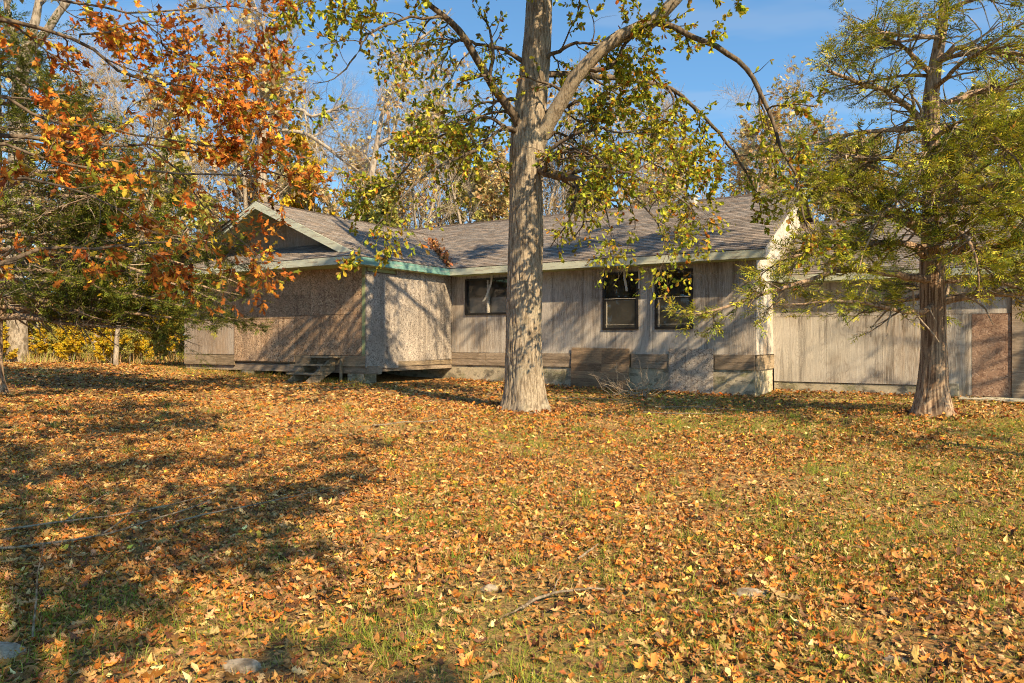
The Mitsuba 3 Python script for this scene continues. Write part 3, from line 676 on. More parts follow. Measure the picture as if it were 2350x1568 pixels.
# ------------------------------------------------------------------ main oak
OAK_TRUNK=[(0.22,12.8,1.0,0.332),(0.2,12.8,1.38,0.325),(0.21,12.8,2.13,0.31),(0.23,12.8,2.89,0.302),(0.24,12.8,3.65,0.302),(0.24,12.8,4.25,0.302),(0.26,12.8,4.85,0.31),(0.3,12.8,5.31,0.287),(0.36,12.8,5.91,0.272),(0.42,12.8,6.52,0.249),(0.46,12.8,7.12,0.234),(0.49,12.8,7.88,0.212),(0.53,12.8,8.94,0.181),(0.49,12.8,10.45,0.128),(0.45,12.8,11.96,0.068),(0.43,12.8,12.71,0.023)]
OAK_LIMBS={
 "R1":[(0.28,12.8,4.63,0.151),(0.4,12.75,4.88,0.166),(0.65,12.6,5.29,0.164),(1.13,12.3,5.96,0.152),(1.5,12.1,6.31,0.143),(1.81,12,6.49,0.142),(2.26,11.8,6.65,0.132),(2.57,11.6,6.87,0.116),(2.99,11.4,7.38,0.094),(3.47,11.2,8.01,0.06),(3.8,11,8.73,0.026)],
 "R1b":[(2.3,11.8,6.65,0.07),(2.62,11.55,6.38,0.068),(2.86,11.4,6.2,0.061),(3.21,11.2,5.92,0.06),(3.44,11,5.58,0.052),(3.67,10.9,5.19,0.048),(3.83,10.8,4.71,0.041),(3.95,10.7,4.24,0.035),(4.1,10.6,3.78,0.028),(4.18,10.5,3.26,0.019),(4.3,10.5,2.89,0.009)],
 "R2":[(0.38,12.8,6.12,0.091),(0.63,12.9,6.18,0.084),(1.3,13.3,6.28,0.079),(2.16,13.8,6.44,0.065),(2.93,14,6.33,0.058),(3.51,14,5.91,0.05),(4.01,14,5.33,0.041),(4.42,14,4.76,0.033),(4.68,13.9,4.16,0.021)],
 "L1":[(0.28,12.8,4.93,0.106),(0.11,12.7,5.2,0.105),(-0.07,12.5,5.48,0.096),(-0.33,12.3,5.81,0.087),(-0.61,12.1,6.17,0.079),(-0.91,11.9,6.52,0.07),(-1.14,11.7,6.71,0.055),(-1.46,11.5,6.89,0.048),(-1.95,11.2,7.08,0.033),(-2.44,11,7.18,0.016)],
 "L2":[(-1.08,11.75,6.67,0.028),(-1.44,11.6,6.62,0.027),(-2.03,11.3,6.3,0.023),(-2.26,11.1,5.98,0.02),(-2.42,11,5.67,0.016),(-2.65,10.9,5.39,0.01),(-2.93,10.9,5.26,0.006)],
 "L3":[(0.11,12.8,5.08,0.06),(-0.13,12.5,5.09,0.044),(-0.48,12.2,4.74,0.036),(-0.62,12,4.59,0.035),(-1.02,11.7,4.35,0.028),(-1.24,11.5,4.16,0.024),(-1.48,11.3,3.93,0.02),(-1.74,11.1,3.58,0.013),(-2.06,11,3.24,0.008)],
 "L4":[(0.04,12.9,5.57,0.03),(-0.43,13.2,5.57,0.027),(-1.0,13.5,5.36,0.024),(-1.58,13.7,5.17,0.02),(-2.26,13.9,4.49,0.016),(-2.77,14,4.18,0.01)],
 "R3":[(0.23,12.8,4.52,0.098),(0.48,12.6,4.43,0.097),(0.72,12.2,4.28,0.101),(0.95,11.9,4.16,0.077),(1.13,11.6,3.96,0.048),(1.28,11.4,3.71,0.034),(1.43,11.3,3.53,0.017),(1.49,11.2,2.98,0.008)],
 "R3b":[(0.88,11.95,4.19,0.042),(1.34,11.6,4.23,0.031),(1.7,11.3,4.13,0.027),(2.05,11,3.86,0.019),(2.39,10.8,3.63,0.016),(2.68,10.7,3.29,0.008)],
 "R3c":[(1.18,11.8,4.14,0.028),(1.7,11.3,3.86,0.023),(1.98,11,3.47,0.019),(2.2,10.8,3.06,0.013),(2.3,10.8,2.67,0.006)],
 "R2b":[(2.79,13.9,6.37,0.037),(2.87,13.8,6.26,0.033),(3.04,13.5,5.65,0.028),(3.16,13.4,5.17,0.024),(3.16,13.3,4.48,0.02),(3.09,13.2,3.67,0.012)],
 "U1":[(0.51,12.8,7.73,0.113),(0.04,12.2,8.3,0.094),(-0.65,11.6,8.79,0.068),(-1.4,11,9.06,0.039),(-2.03,10.6,9.03,0.016)],
 "U2":[(0.51,12.8,8.33,0.106),(1.22,13.3,9.7,0.086),(2.24,13.8,10.98,0.065),(3.23,14.2,11.93,0.025)],
 "U3":[(0.51,12.8,8.94,0.098),(0.2,13.6,10.2,0.088),(-0.39,14.6,11.88,0.069),(-0.86,15.4,13.35,0.027)],
 "U4":[(0.51,12.8,9.39,0.091),(0.83,12.2,9.88,0.065),(1.27,11.6,10.29,0.041),(1.59,11,10.49,0.013)],
}
CEDAR_TRUNK=[(7.02,12.3,0.8,0.247),(7.03,12.3,1.38,0.225),(7.01,12.3,2.11,0.218),(6.99,12.3,2.84,0.203),(7.01,12.3,3.56,0.182),(7.01,12.3,4.14,0.174),(6.99,12.3,4.8,0.167),(6.98,12.3,5.38,0.152),(7.02,12.3,5.89,0.131),(7.12,12.3,6.47,0.109),(7.19,12.3,6.97,0.087),(7.24,12.3,7.63,0.073),(7.3,12.3,9.01,0.044),(7.31,12.3,10.1,0.015)]
CEDAR_LIMBS={
 "a":[(7.01,12.3,3.34,0.087),(6.21,12,3.53,0.071),(5.75,11.8,3.72,0.063),(5.33,11.6,3.84,0.055),(4.81,11.4,3.92,0.034),(4.13,11.2,3.77,0.02)],
 "b":[(7.01,12.3,4.35,0.087),(7.14,12.1,4.49,0.064),(7.27,11.9,4.58,0.056),(7.49,11.7,4.6,0.055),(7.91,11.4,4.56,0.04),(8.43,11.2,4.47,0.02)],
 "c":[(7.01,12.3,2.55,0.073),(6.11,11.7,2.56,0.055),(5.17,11.3,2.59,0.04),(4.38,11,2.44,0.032),(3.6,10.8,2.16,0.026),(2.94,10.7,1.97,0.019),(2.43,10.7,1.87,0.009)],
 "d":[(7.04,12.3,2.18,0.073),(7.54,12.1,2.24,0.064),(8.11,11.9,2.31,0.063),(8.81,11.7,2.36,0.041)],
 "e":[(7.01,12.3,3.78,0.065),(6.54,12.8,4.1,0.053),(5.88,13.2,4.49,0.039),(5.14,13.5,4.56,0.024)],
 "f":[(7.01,12.3,4.8,0.065),(6.03,11.8,5.46,0.042),(5.51,11.6,5.57,0.034),(4.88,11.4,5.67,0.02)],
 "g":[(7.01,12.3,6.1,0.051),(7.26,12,6.27,0.043),(7.84,11.8,6.06,0.035),(8.39,11.6,5.77,0.021)],
 "h":[(7.01,12.3,5.89,0.051),(6.37,12.2,6.43,0.029),(5.87,12.2,6.71,0.022),(5.44,12.2,6.35,0.011)],
 "i":[(7.01,12.3,2.91,0.065),(7.16,11.6,2.97,0.048),(7.5,11.2,2.78,0.033),(7.88,10.9,2.56,0.019)],
 "j":[(7.01,12.3,2.11,0.051),(6.2,11.6,1.94,0.034),(5.52,11.2,2.06,0.026),(4.66,10.9,2.1,0.016),(3.95,10.7,2.03,0.009)],
 "k":[(7.01,12.3,2.84,0.051),(6.15,11.9,3.07,0.035),(4.88,11.4,2.94,0.027),(3.96,11.1,2.71,0.016)],
 "l":[(7.01,12.3,5.38,0.051),(7.78,12.5,5.66,0.044),(8.58,12.7,5.88,0.03),(9.48,12.9,5.87,0.023)],
 "m":[(7.01,12.3,3.56,0.051),(7.97,12.8,3.87,0.045),(8.93,13.1,4.08,0.031),(9.77,13.3,4.04,0.024)],
}
RUST_LIMBS={
 "1":[(-5.6,6.3,4.19,0.048),(-5.08,6.5,4.35,0.042),(-4.72,6.8,4.47,0.036),(-4.44,7,4.45,0.029),(-4.13,7.2,4.39,0.026),(-3.9,7.3,4.19,0.022),(-3.66,7.4,4.1,0.017),(-3.25,7.6,4.05,0.011),(-2.83,7.8,3.96,0.005)],
 "2":[(-5.6,6.3,3.67,0.041),(-5.01,6.4,3.67,0.034),(-4.51,6.5,3.66,0.027),(-4.34,6.6,3.56,0.023),(-4.17,6.8,3.48,0.02),(-3.86,7,3.5,0.017),(-3.47,7.3,3.5,0.013),(-3.12,7.6,3.54,0.007)],
 "3":[(-5.6,6.3,3.19,0.045),(-5.08,6.5,3.3,0.038),(-4.72,6.8,3.4,0.036),(-4.58,7,3.44,0.033),(-4.36,7.1,3.43,0.029),(-4.05,7.3,3.43,0.022),(-3.76,7.6,3.51,0.018),(-3.24,7.9,3.48,0.014),(-2.78,8.2,3.41,0.01),(-2.36,8.4,3.35,0.005)],
 "4":[(-5.6,6.3,2.04,0.041),(-4.97,6.6,2.12,0.039),(-4.86,7,2.24,0.037),(-4.72,7.2,2.35,0.034),(-4.56,7.4,2.45,0.031),(-4.32,7.6,2.47,0.022),(-3.94,7.9,2.57,0.019),(-3.51,8.2,2.58,0.012),(-3.09,8.5,2.62,0.008)],
 "5":[(-4.72,6.8,3.32,0.024),(-4.34,6.9,3.19,0.02),(-3.88,7,3.14,0.019),(-3.42,7.2,3.17,0.017),(-2.74,7.5,3.19,0.013),(-2.43,7.7,3.11,0.009)],
 "6":[(-5.6,6.3,4.86,0.037),(-4.82,6.5,4.74,0.027),(-4.28,6.9,4.69,0.02),(-3.94,7.1,4.7,0.017),(-3.33,7.5,4.88,0.013),(-2.77,7.8,5.02,0.009),(-2.53,8,4.97,0.005)],
 "7":[(-5.42,6.1,2.81,0.036),(-4.77,6.1,2.79,0.029),(-4.23,6.1,2.81,0.025),(-3.91,6.1,2.79,0.018),(-3.57,6.2,2.72,0.015),(-3.29,6.3,2.59,0.009),(-3.12,6.4,2.42,0.004)],
 "8":[(-4.17,7.1,4.37,0.017),(-4.0,7.4,4.66,0.017),(-3.84,7.7,4.84,0.014),(-3.57,8,4.54,0.012),(-3.37,8.1,4.44,0.005)],
 "9":[(-3.69,7.4,4.14,0.017),(-3.52,7.7,4.15,0.016),(-3.38,7.9,4.41,0.014),(-3.19,8,4.4,0.007)],
 "10":[(-3.76,7.6,3.51,0.018),(-3.47,7.9,3.2,0.014),(-3.19,8,2.84,0.012),(-2.94,8.1,2.57,0.01),(-2.78,8.2,2.39,0.005)],
}
BG={
 "forked_bare":[(-11.16,33,0.6,0.253),(-11.12,33,8.59,0.195),(-11.14,33,10.93,0.175),(-11.06,33,12.1,0.136),(-10.81,33,13.27,0.097),(-10.42,33,14.05,0.078),(-10.03,33,14.92,0.058),(-9.74,33,16.19,0.039)],
 "fork2":[(-11.14,33,10.93,0.117),(-11.2,33,12.88,0.097),(-10.97,33,14.24,0.078),(-11.1,33,15.6,0.058),(-11.49,33,16.58,0.039),(-11.79,33,17.55,0.019)],
 "f3":[(-11.06,33,11.12,0.097),(-10.42,33,11.81,0.097),(-9.45,33,11.9,0.078),(-9.02,33,11.55,0.068),(-8.08,33,11.81,0.058),(-7.31,33,12.29,0.029)],
 "f4":[(-11.16,33,10.34,0.078),(-10.42,33,10.93,0.078),(-9.45,33,10.83,0.088),(-8.47,33,10.34,0.078),(-7.5,33,9.56,0.058),(-6.72,33,8.98,0.029)],
 "lean":[(-6.42,29,0.71,0.205),(-6.32,29,5.68,0.188),(-5.91,29,6.88,0.171),(-5.65,29,7.56,0.137),(-5.36,29,8.93,0.103),(-5.26,29,9.61,0.094),(-5.05,29,10.56,0.086),(-4.71,29,11.45,0.077),(-4.16,29,12.49,0.068),(-3.8,29,13.24,0.06),(-2.89,29,13.88,0.043),(-2.31,29,14.58,0.017)],
 "lean2":[(-5.56,29,7.73,0.086),(-5.22,29,9.27,0.077),(-4.88,29,9.44,0.068),(-4.19,29,9.79,0.051),(-3.34,29,9.61,0.026)],
 "pale":[(-16.75,25,0.53,0.354),(-16.78,25,2.74,0.295),(-16.82,25,5.69,0.251),(-16.78,25,8.64,0.236),(-16.63,25,10.41,0.221),(-16.46,25,11.45,0.192),(-16.16,25,12.48,0.133),(-15.94,25,13.96,0.089)],
 "pale2":[(-16.48,25,11.3,0.148),(-15.86,25,11.89,0.133),(-15.35,25,12.63,0.118),(-14.91,25,13.22,0.103),(-14.54,25,14.25,0.059)],
 "pale3":[(-16.57,25,10.86,0.118),(-16.9,25,11.89,0.103),(-17.12,25,13.07,0.089),(-17.27,25,14.25,0.059)],
}

OK = thing('oak_tree', 'large oak in the middle of the lawn with thick grey ridged trunk', 'tree')
zb = gf(0.21, 12.8)
tr = [(0.24, 12.8, zb - .15, .32), (0.23, 12.8, zb + .15, .318), (0.22, 12.8, zb + .5, .314)] + [(x, y, z, r * .95) for x, y, z, r in OAK_TRUNK[1:]]
put(OK + '__trunk', trunk_mesh(tr, None, 140, 340, .0145, 30, 4.5, 3, flare=.42, zbase=zb), 'oak_bark_m', smooth=True)
LP, LR = [], []
for k, L in OAK_LIMBS.items():
    P, R = resample(L, 24, .035)
    R = R * (.68 if k in ('R1b', 'R2', 'R2b') else .78)
    LP.append(P); LR.append(R)
    put(OK + '__limb', tubes(P[None], R[None], 12), 'oak_bark_m' if R.max() > .1 else 'dark_bark_m', smooth=True)
for z0_, e in ((4.6, (2.3, 11.6, 4.7)), (4.9, (1.5, 13.6, 4.9)), (5.4, (2.4, 12.6, 5.3)), (4.4, (1.5, 11.4, 4.2)), (5.0, (-1.2, 11.9, 4.9)), (5.6, (-1.0, 13.4, 5.4)), (6.2, (1.9, 11.9, 6.2)), (6.3, (-1.6, 12.0, 6.2)), (4.7, (3.1, 13.2, 4.4))):
    b = np.array([.3, 12.8, z0_]); e = np.array(e)
    P, R = resample([(*b, .045), (*(b * .5 + e * .5 + [0, 0, .28]), .025), (*e, .005)], 24, .05)
    LP.append(P); LR.append(R); put(OK + '__limb', tubes(P[None], R[None], 8), 'dark_bark_m', smooth=True)
for e in ((-1.3, 9.8, 7.0), (.3, 9.4, 6.9), (1.7, 10.0, 7.0), (-2.6, 10.8, 7.2), (3.0, 10.4, 7.0), (-.4, 10.6, 7.3), (2.3, 9.2, 6.6), (-3.6, 11.4, 6.6)):
    b = np.array([.47, 12.7, 8.0 + rng.uniform(-.5, .6)]); e = np.array(e)
    P, R = resample([(*b, .06), (*(b * .5 + e * .5 + [0, 0, .35]), .035), (*e, .006)], 24, .05)
    LP.append(P); LR.append(R); put(OK + '__limb', tubes(P[None], R[None], 8), 'dark_bark_m', smooth=True)
for k in range(16):
    az = rng.uniform(0, 2 * np.pi) if k < 5 else rng.uniform(-.7, 1.2); z = rng.uniform(8.0, 11.8); L = rng.uniform(3.0, 5.4) * (1 - .1 * (z - 8))
    b = np.array([.47, 12.8, z]); e = b + L * np.array([math.cos(az), math.sin(az), rng.uniform(.15, .5)])
    P, R = resample([(*b, .08), (*(b * .5 + e * .5 + [0, 0, .25]), .05), (*e, .008)], 24, .05)
    LP.append(P); LR.append(R); put(OK + '__limb', tubes(P[None], R[None], 8), 'dark_bark_m', smooth=True)
LP, LR = np.array(LP), np.array(LR)
B2, R2 = sprout(LP, LR, 8, .2, .98, (30, 75), (.6, 1.7), 8, .22, .0, droop=.12)
E2_, RE2 = sprout(LP, LR, 3, .88, 1, (5, 40), (.6, 1.4), 8, .2, -.02, droop=.1)
B2, R2 = np.concatenate([B2, E2_]), np.concatenate([R2, RE2])
B3, R3 = sprout(B2, R2, 8, .2, 1, (25, 70), (.25, .75), 4, .2, .0, droop=.1)
put(OK + '__branches', cat([tubes(B2, R2, 4), tubes(B3, R3, 3)]), 'dark_bark_m', smooth=True, kind='stuff')
keep = rng.random(len(B3)) < .8
p, t = along(B3[keep], 21, .05)
ex = np.clip(meshkit.noise(p * .9, 4) * 1.6 - .12, 0.2, 1) * np.where((p[:, 2] < 3.6) & (p[:, 0] > .4), .45, 1)
sel = rng.random(len(p)) < ex
p, t = p[sel], t[sel]
d, n = leaf_dirs(t)
OAKC = [(.40, .43, .05), (.30, .35, .045), (.60, .54, .06), (.50, .28, .04), (.40, .15, .03), (.17, .22, .035), (.28, .19, .06)]
c = palette(len(p), OAKC, [4, 3, 2.4, 1.0, .8, 1.2, .8])
s = rng.uniform(.055, .105, len(p))
leaf_parts(OK, oak_small, p, d, n, s, c, 'leaf_m', 300, 'foliage', mid_leaves)
print('oak leaves', len(p))

# ------------------------------------------------------------------ cedars
def spray_template(seed, k=5):
    r = np.random.default_rng(seed); V, Fs = [], []; o = 0
    for i in range(k):
        x0 = i / k * .75; sg = 1 if i % 2 else -1
        a = sg * r.uniform(.35, .8) * (0 if i == k - 1 else 1); L = r.uniform(.3, .48) * (1.1 - x0 * .6)
        dx, dy = math.cos(a), math.sin(a); w = r.uniform(.032, .05); zz = r.uniform(-.14, .14)
        b0 = np.array([x0, 0, 0]); tip = b0 + np.array([dx * L, dy * L, zz]); m = b0 + .5 * (tip - b0)
        nrm_ = np.array([-dy, dx, 0]) * w
        V += [b0, m + nrm_, tip, m - nrm_ + [0, 0, .02]]
        Fs += [(o, o + 1, o + 2), (o, o + 2, o + 3)]; o += 4
    return np.array(V), np.array(Fs)
sprays = [spray_template(i) for i in range(5)]

def cedar(label, trunk, limbs, z0, z1, nlimb, Lmax, base, seed, side=None, per=14, cols=None, dens=1.0, group=None, explicit_foliage=True, name='cedar_tree'):
    K = thing(name, label, 'tree', group)
    zb_ = gf(*trunk[0][:2])
    put(K + '__trunk', trunk_mesh(trunk, None, 96, 200, .012, 24, 1.5, seed, flare=.75, zbase=zb_, fluting=.05), 'cedar_bark_m', smooth=True)
    TP, TR = resample(trunk, 60)
    P_, R_ = [], []
    for L in limbs:
        P, R = resample(L, 20, .03); P_.append(P); R_.append(R)
        put(K + '__limb', tubes(P[None], R[None], 10), 'cedar_bark_m', smooth=True)
    gen = []
    for k in range(nlimb):
        z = z0 + (z1 - z0) * (k + rng.random()) / nlimb
        i = int(np.clip(np.searchsorted(TP[:, 2], z), 0, 59)); b = TP[i]
        az = rng.uniform(0, 2 * np.pi) if side is None else rng.normal(side[0], side[1])
        L = Lmax * (1 - .62 * (z - z0) / (z1 - z0)) * rng.uniform(.6, 1.0)
        q = np.empty((20, 3)); dd = np.array([math.cos(az), math.sin(az), rng.uniform(-.05, .3)]); q[0] = b
        for j in range(1, 20):
            dd = norm(dd + rng.normal(0, .07, 3) + [0, 0, -.012]); q[j] = q[j - 1] + dd * L / 19
        gen.append((q, np.linspace(max(.016 * L, .012), .004, 20)))
    if gen:
        GP, GRr = np.array([g[0] for g in gen]), np.array([g[1] for g in gen])
        put(K + '__lesser_limbs', tubes(GP, GRr, 6), 'cedar_bark_m', smooth=True, kind='stuff')
    else: GP, GRr = np.zeros((0, 20, 3)), np.zeros((0, 20))
    AP = np.concatenate([np.array(P_).reshape(-1, 20, 3), GP]); AR_ = np.concatenate([np.array(R_).reshape(-1, 20), GRr])
    EX = np.array(P_).reshape(-1, 20, 3); EXR = np.array(R_).reshape(-1, 20)
    b2, r2 = sprout(np.concatenate([AP, EX]), np.concatenate([AR_, EXR]), per, .25, 1, (30, 70), (.35, 1.0), 5, .16, .03, flat=.85)
    b3, r3 = sprout(b2, r2, 6, .15, 1, (20, 60), (.12, .34), 3, .15, .05, flat=.4, minr=.0015)
    # dead bare twigs near the trunk
    bd, rd_ = sprout(AP, AR_, 7, .05, .7, (30, 90), (.3, 1.0), 6, .25, -.02, flat=.2, droop=.1, minr=.004)
    put(K + '__twigs', cat([tubes(b2, r2, 3), tubes(b3, r3, 3)]), 'twig_m', smooth=True, kind='stuff')
    put(K + '__dead_twigs', tubes(bd, rd_, 4), 'pale_twig_m', smooth=True, kind='stuff')
    p, t = along(b3, 9, .05); 
    keep = (rng.random(len(p)) < dens * np.clip(meshkit.noise(p * [.75, .75, 2.8], seed) * 2.5 - .52, .09, 1))
    p, t = p[keep], t[keep]
    d = norm(t * [1, 1, .5] + .3 * rng.normal(0, 1, t.shape)); n = norm(rng.normal(0, .3, t.shape) + [0, 0, 1])
    c = palette(len(p), cols or [(.42, .445, .06), (.56, .53, .065), (.24, .28, .05), (.10, .125, .03), (.42, .2, .05)], [3, 2.8, 2, 1.2, .12], .2)
    m, cc = scatter(sprays, p, d, n, rng.uniform(.13, .24, len(p)), c)
    put(K + '__foliage', m, 'needle_m', color=cc, kind='stuff')
    print(label[:20], 'sprays', len(p))
    return K
zb = gf(6.98, 12.3)
ct = [(7.0, 12.3, zb - .15, .2), (7.0, 12.3, zb + .25, .198), (7.01, 12.3, zb + .6, .195)] + [(x, y, z, r * .82) for x, y, z, r in CEDAR_TRUNK[1:-1]] + [(7.3, 12.3, 10.5, .05), (7.3, 12.3, 12.8, .01)]
cedar('tall cedar on the right with flaring shredded grey brown trunk and flat yellow green foliage', ct, list(CEDAR_LIMBS.values()) + [[(7.0, 12.2, z_, .05), (x_ * .6 + 2.8, y_ * .6 + 4.92, z_ + .1, .035), (x_, y_, z2_, .006)] for x_, y_, z_, z2_ in ((6.3, 9.9, 3.0, 2.2), (7.5, 10.0, 3.3, 2.3), (5.0, 10.6, 3.4, 2.6), (5.6, 10.2, 4.2, 3.4), (8.4, 10.2, 2.9, 2.2), (6.8, 9.8, 4.4, 3.6), (4.2, 11.2, 4.3, 3.7), (3.9, 11.6, 3.0, 2.5), (8.9, 10.9, 3.9, 3.3))], 2.0, 12.2, 50, 3.8, 0, 21, per=13, dens=.72)
lx, ly = -10.25, 14.6; zb = gf(lx, ly)
lt = [(lx, ly, zb - .15, .16), (lx, ly, zb + .4, .14), (lx + .03, ly, zb + 2, .125), (lx, ly + .05, zb + 4, .11), (lx + .05, ly, zb + 6.5, .07), (lx, ly, zb + 8.5, .015)]
def arm(z, dx, dy, dz, r): return [(lx, ly, z, r), (lx + dx * .35, ly + dy * .35, z + dz * .1, r * .8), (lx + dx * .7, ly + dy * .7, z + dz * .5, r * .5), (lx + dx, ly + dy, z + dz, .006)]
arms = [arm(2.2, 4.6, -.6, -.35, .05), arm(2.6, 4.9, .8, -.75, .05), arm(2.0, 3.4, -.2, -.3, .05), arm(3.3, 4.9, -.9, -1.1, .05), arm(4.2, 5.0, .5, -1.3, .05), arm(2.4, 2.6, -.9, -.5, .05), arm(2.3, 4.0, 1.2, -.4, .05), arm(3.0, 5.0, -.2, -.6, .06), arm(3.3, 4.3, .9, -.9, .05), arm(2.7, 4.2, -.9, -.55, .05), arm(3.9, 4.6, .3, -.5, .05), arm(4.4, 3.8, -.5, -.3, .05), arm(2.5, 3.2, .5, -.35, .045), arm(4.9, 3.4, .6, -.2, .04), arm(2.9, 2.8, -1.2, -.4, .045), arm(3.6, 5.2, .1, -1.1, .05)]
cedar('dark green cedar at the left edge with long limbs drooping towards the house', lt, arms, 1.8, 7.0, 36, 4.8, 0, 33, side=(.05, .6), per=14, dens=.8,
      cols=[(.15, .19, .035), (.26, .285, .045), (.09, .12, .025), (.045, .065, .02), (.25, .15, .05)])

# ------------------------------------------------------------------ rust oak on the left
RO = thing('oak_tree', 'oak reaching in from the left edge with rust orange leaves on dark branches', 'tree')
RTX, RTY = -7.7, 6.3; zb = gf(RTX, RTY)
put(RO + '__trunk', trunk_mesh([(RTX, RTY, zb - .2, .24), (RTX, RTY, zb + .5, .22), (RTX + .05, RTY, zb + 3, .19), (RTX, RTY + .1, zb + 6, .15), (RTX, RTY, zb + 9, .05)], None, 60, 160, .01, 30, 5, 6, flare=.4, zbase=zb), 'oak_bark_m', smooth=True)
LP, LR = [], []
for k, L in RUST_LIMBS.items():
    L = list(L)
    if L[0][0] < -4.6: L = [(RTX, RTY, L[0][2] - .5, L[0][3] * 1.3)] + L
    P, R = resample(L, 24, .03); R = R * .62; LP.append(P); LR.append(R)
    put(RO + '__limb', tubes(P[None], R[None], 10), 'dark_bark_m', smooth=True)
for z0_, e in ((4.6, (-3.0, 6.0, 5.7)), (5.0, (-1.9, 5.0, 6.3)), (5.4, (-3.4, 8.2, 6.6)), (5.6, (-1.4, 6.4, 6.7)), (4.4, (-4.0, 4.4, 5.4)), (6.0, (-4.4, 7.4, 6.8)), (6.4, (-2.6, 7.2, 7.6))):
    b = np.array([RTX, RTY, z0_]); e = np.array(e)
    P, R = resample([(*b, .06), (*(b * .5 + e * .5 + [0, 0, .25]), .035), (*e, .006)], 24, .05); LP.append(P); LR.append(R)
    put(RO + '__limb', tubes(P[None], R[None], 8), 'dark_bark_m', smooth=True)
LP, LR = np.array(LP), np.array(LR)
B2, R2 = sprout(LP, LR, 11, .2, .98, (25, 65), (.5, 1.3), 8, .2, .03)
E2_, RE2 = sprout(LP, LR, 3, .85, 1, (5, 40), (.4, 1.0), 8, .18, .0)
B2, R2 = np.concatenate([B2, E2_]), np.concatenate([R2, RE2])
B3, R3 = sprout(B2, R2, 8, .2, 1, (25, 65), (.2, .55), 4, .2, .02)
put(RO + '__branches', cat([tubes(B2, R2, 4), tubes(B3, R3, 3)]), 'dark_bark_m', smooth=True, kind='stuff')
p, t = along(B3, 26, .1)
ex = np.clip(meshkit.noise(p * 1.3, 14) * 1.7 - .42, 0.1, 1) * np.clip(1.25 - .16 * (p[:, 2] - 3.2), .6, 1)
ex = ex * np.where((p[:, 0] > -3.6) & (p[:, 2] < 3.35), .22, 1)
sel = rng.random(len(p)) < ex
p, t = p[sel], t[sel]
d, n = leaf_dirs(t, .8, .35)
c = palette(len(p), [(.60, .21, .045), (.44, .14, .035), (.68, .33, .06), (.70, .55, .07), (.26, .30, .05), (.17, .07, .035)], [4, 2.6, 2.6, 1.5, 1.2, 1.0])
s = rng.uniform(.06, .115, len(p))
leaf_parts(RO, mid_leaves, p, d, n, s, c, 'leaf_m', 300, 'foliage', near_leaves)
print('rust leaves', len(p))

# ------------------------------------------------------------------ woodland behind
def bg_tree(name, label, x, y, h, r, spread, leaf=None, nleaf=0, lsize=(.14, .26), bark_m='grey_bark_m', lean=(0, 0), nl=9, start=.35, group=None, explicit=None, tw=1.0, up=.12, l3=7):
    K = thing(name, label, 'tree', group)
    z = gf(x, y) if abs(x) < 31 and y < 46 else 1.0
    if explicit is None:
        n = 18; q = np.empty((n, 3)); q[0] = (x, y, z - .2); dd = norm(np.array([lean[0], lean[1], 1.]))
        for j in range(1, n):
            dd = norm(dd + rng.normal(0, .05, 3) + [0, 0, .03]); q[j] = q[j - 1] + dd * h / (n - 1)
        stems = [(q, np.maximum(r * (1 - np.linspace(0, .93, n)), .012))]
    else:
        stems = [resample(L, 18, .03) for L in explicit]
    SP, SR = np.array([s_[0] for s_ in stems]), np.array([s_[1] for s_ in stems])
    put(K + '__trunk', tubes(SP[:1], SR[:1], 12), bark_m, smooth=True)
    if nleaf > 1500: l3 = 4
    for i in range(1, len(SP)): put(K + '__limb', tubes(SP[i:i + 1], SR[i:i + 1], 8), bark_m, smooth=True)
    b1, r1 = sprout(SP, SR, nl, start, .97, (25, 60), (.22 * spread, spread), 10, .14, up)
    b2, r2 = sprout(b1, r1, 7, .2, 1, (25, 60), (.25 * spread * .6, .5 * spread), 7, .16, up * .6)
    b3, r3 = sprout(b2, r2, l3, .15, 1, (20, 55), (.14 * spread, .3 * spread), 4, .16, up * .5, minr=.0045 * tw)
    put(K + '__branches', cat([tubes(b1, r1, 5), tubes(b2, r2, 3), tubes(b3, r3, 3)]), bark_m, smooth=True, kind='stuff')
    if nleaf:
        p, t = along(b3, max(1, int(round(nleaf / len(b3) * 3.2))), .1)
        sel = rng.random(len(p)) < np.clip(meshkit.noise(p * .7, int(abs(x * 10))) * 1.6 - .2, .05, 1)
        p, t = p[sel], t[sel]
        d, n_ = leaf_dirs(t, .9, .3)
        c = palette(len(p), leaf[0], leaf[1])
        m, cc = scatter(tiny_leaves, p, d, n_, rng.uniform(*lsize, len(p)), c)
        put(K + '__foliage', m, 'leaf_m', color=cc, kind='stuff')
YEL = ([(.66, .48, .03), (.74, .56, .05), (.55, .44, .07), (.4, .25, .05)], [3, 3, 2, .5])
TAN = ([(.56, .44, .22), (.5, .35, .17), (.62, .51, .25), (.46, .44, .2)], [3, 2, 2, 1])
OLV = ([(.42, .42, .12), (.54, .50, .13), (.30, .32, .09), (.48, .36, .14)], [3, 3, 2, 1])
ORA = ([(.60, .36, .10), (.5, .28, .08), (.60, .47, .15), (.34, .23, .1)], [3, 3, 2, 1])
bg_tree('bare_tree', 'bare grey tree with crooked forks rising behind the left gable', -11.2, 33, 14, .25, 3.0, explicit=[BG['forked_bare'], BG['fork2'], BG['f3'], BG['f4']], nl=12, bark_m='grey_bark_m', start=.45)
bg_tree('bare_tree', 'slender leaning bare tree behind the roof valley left of the big oak', -6.4, 29, 12, .2, 1.9, explicit=[BG['lean'], BG['lean2']], nl=9, leaf=TAN, nleaf=300, start=.4)
bg_tree('pale_tree', 'tall pale trunked tree at the far left behind the rust leaves', -16.7, 25, 13, .35, 2.6, explicit=[BG['pale'], BG['pale2'], BG['pale3']], bark_m='pale_bark_m', nl=8, start=.5, leaf=TAN, nleaf=300)

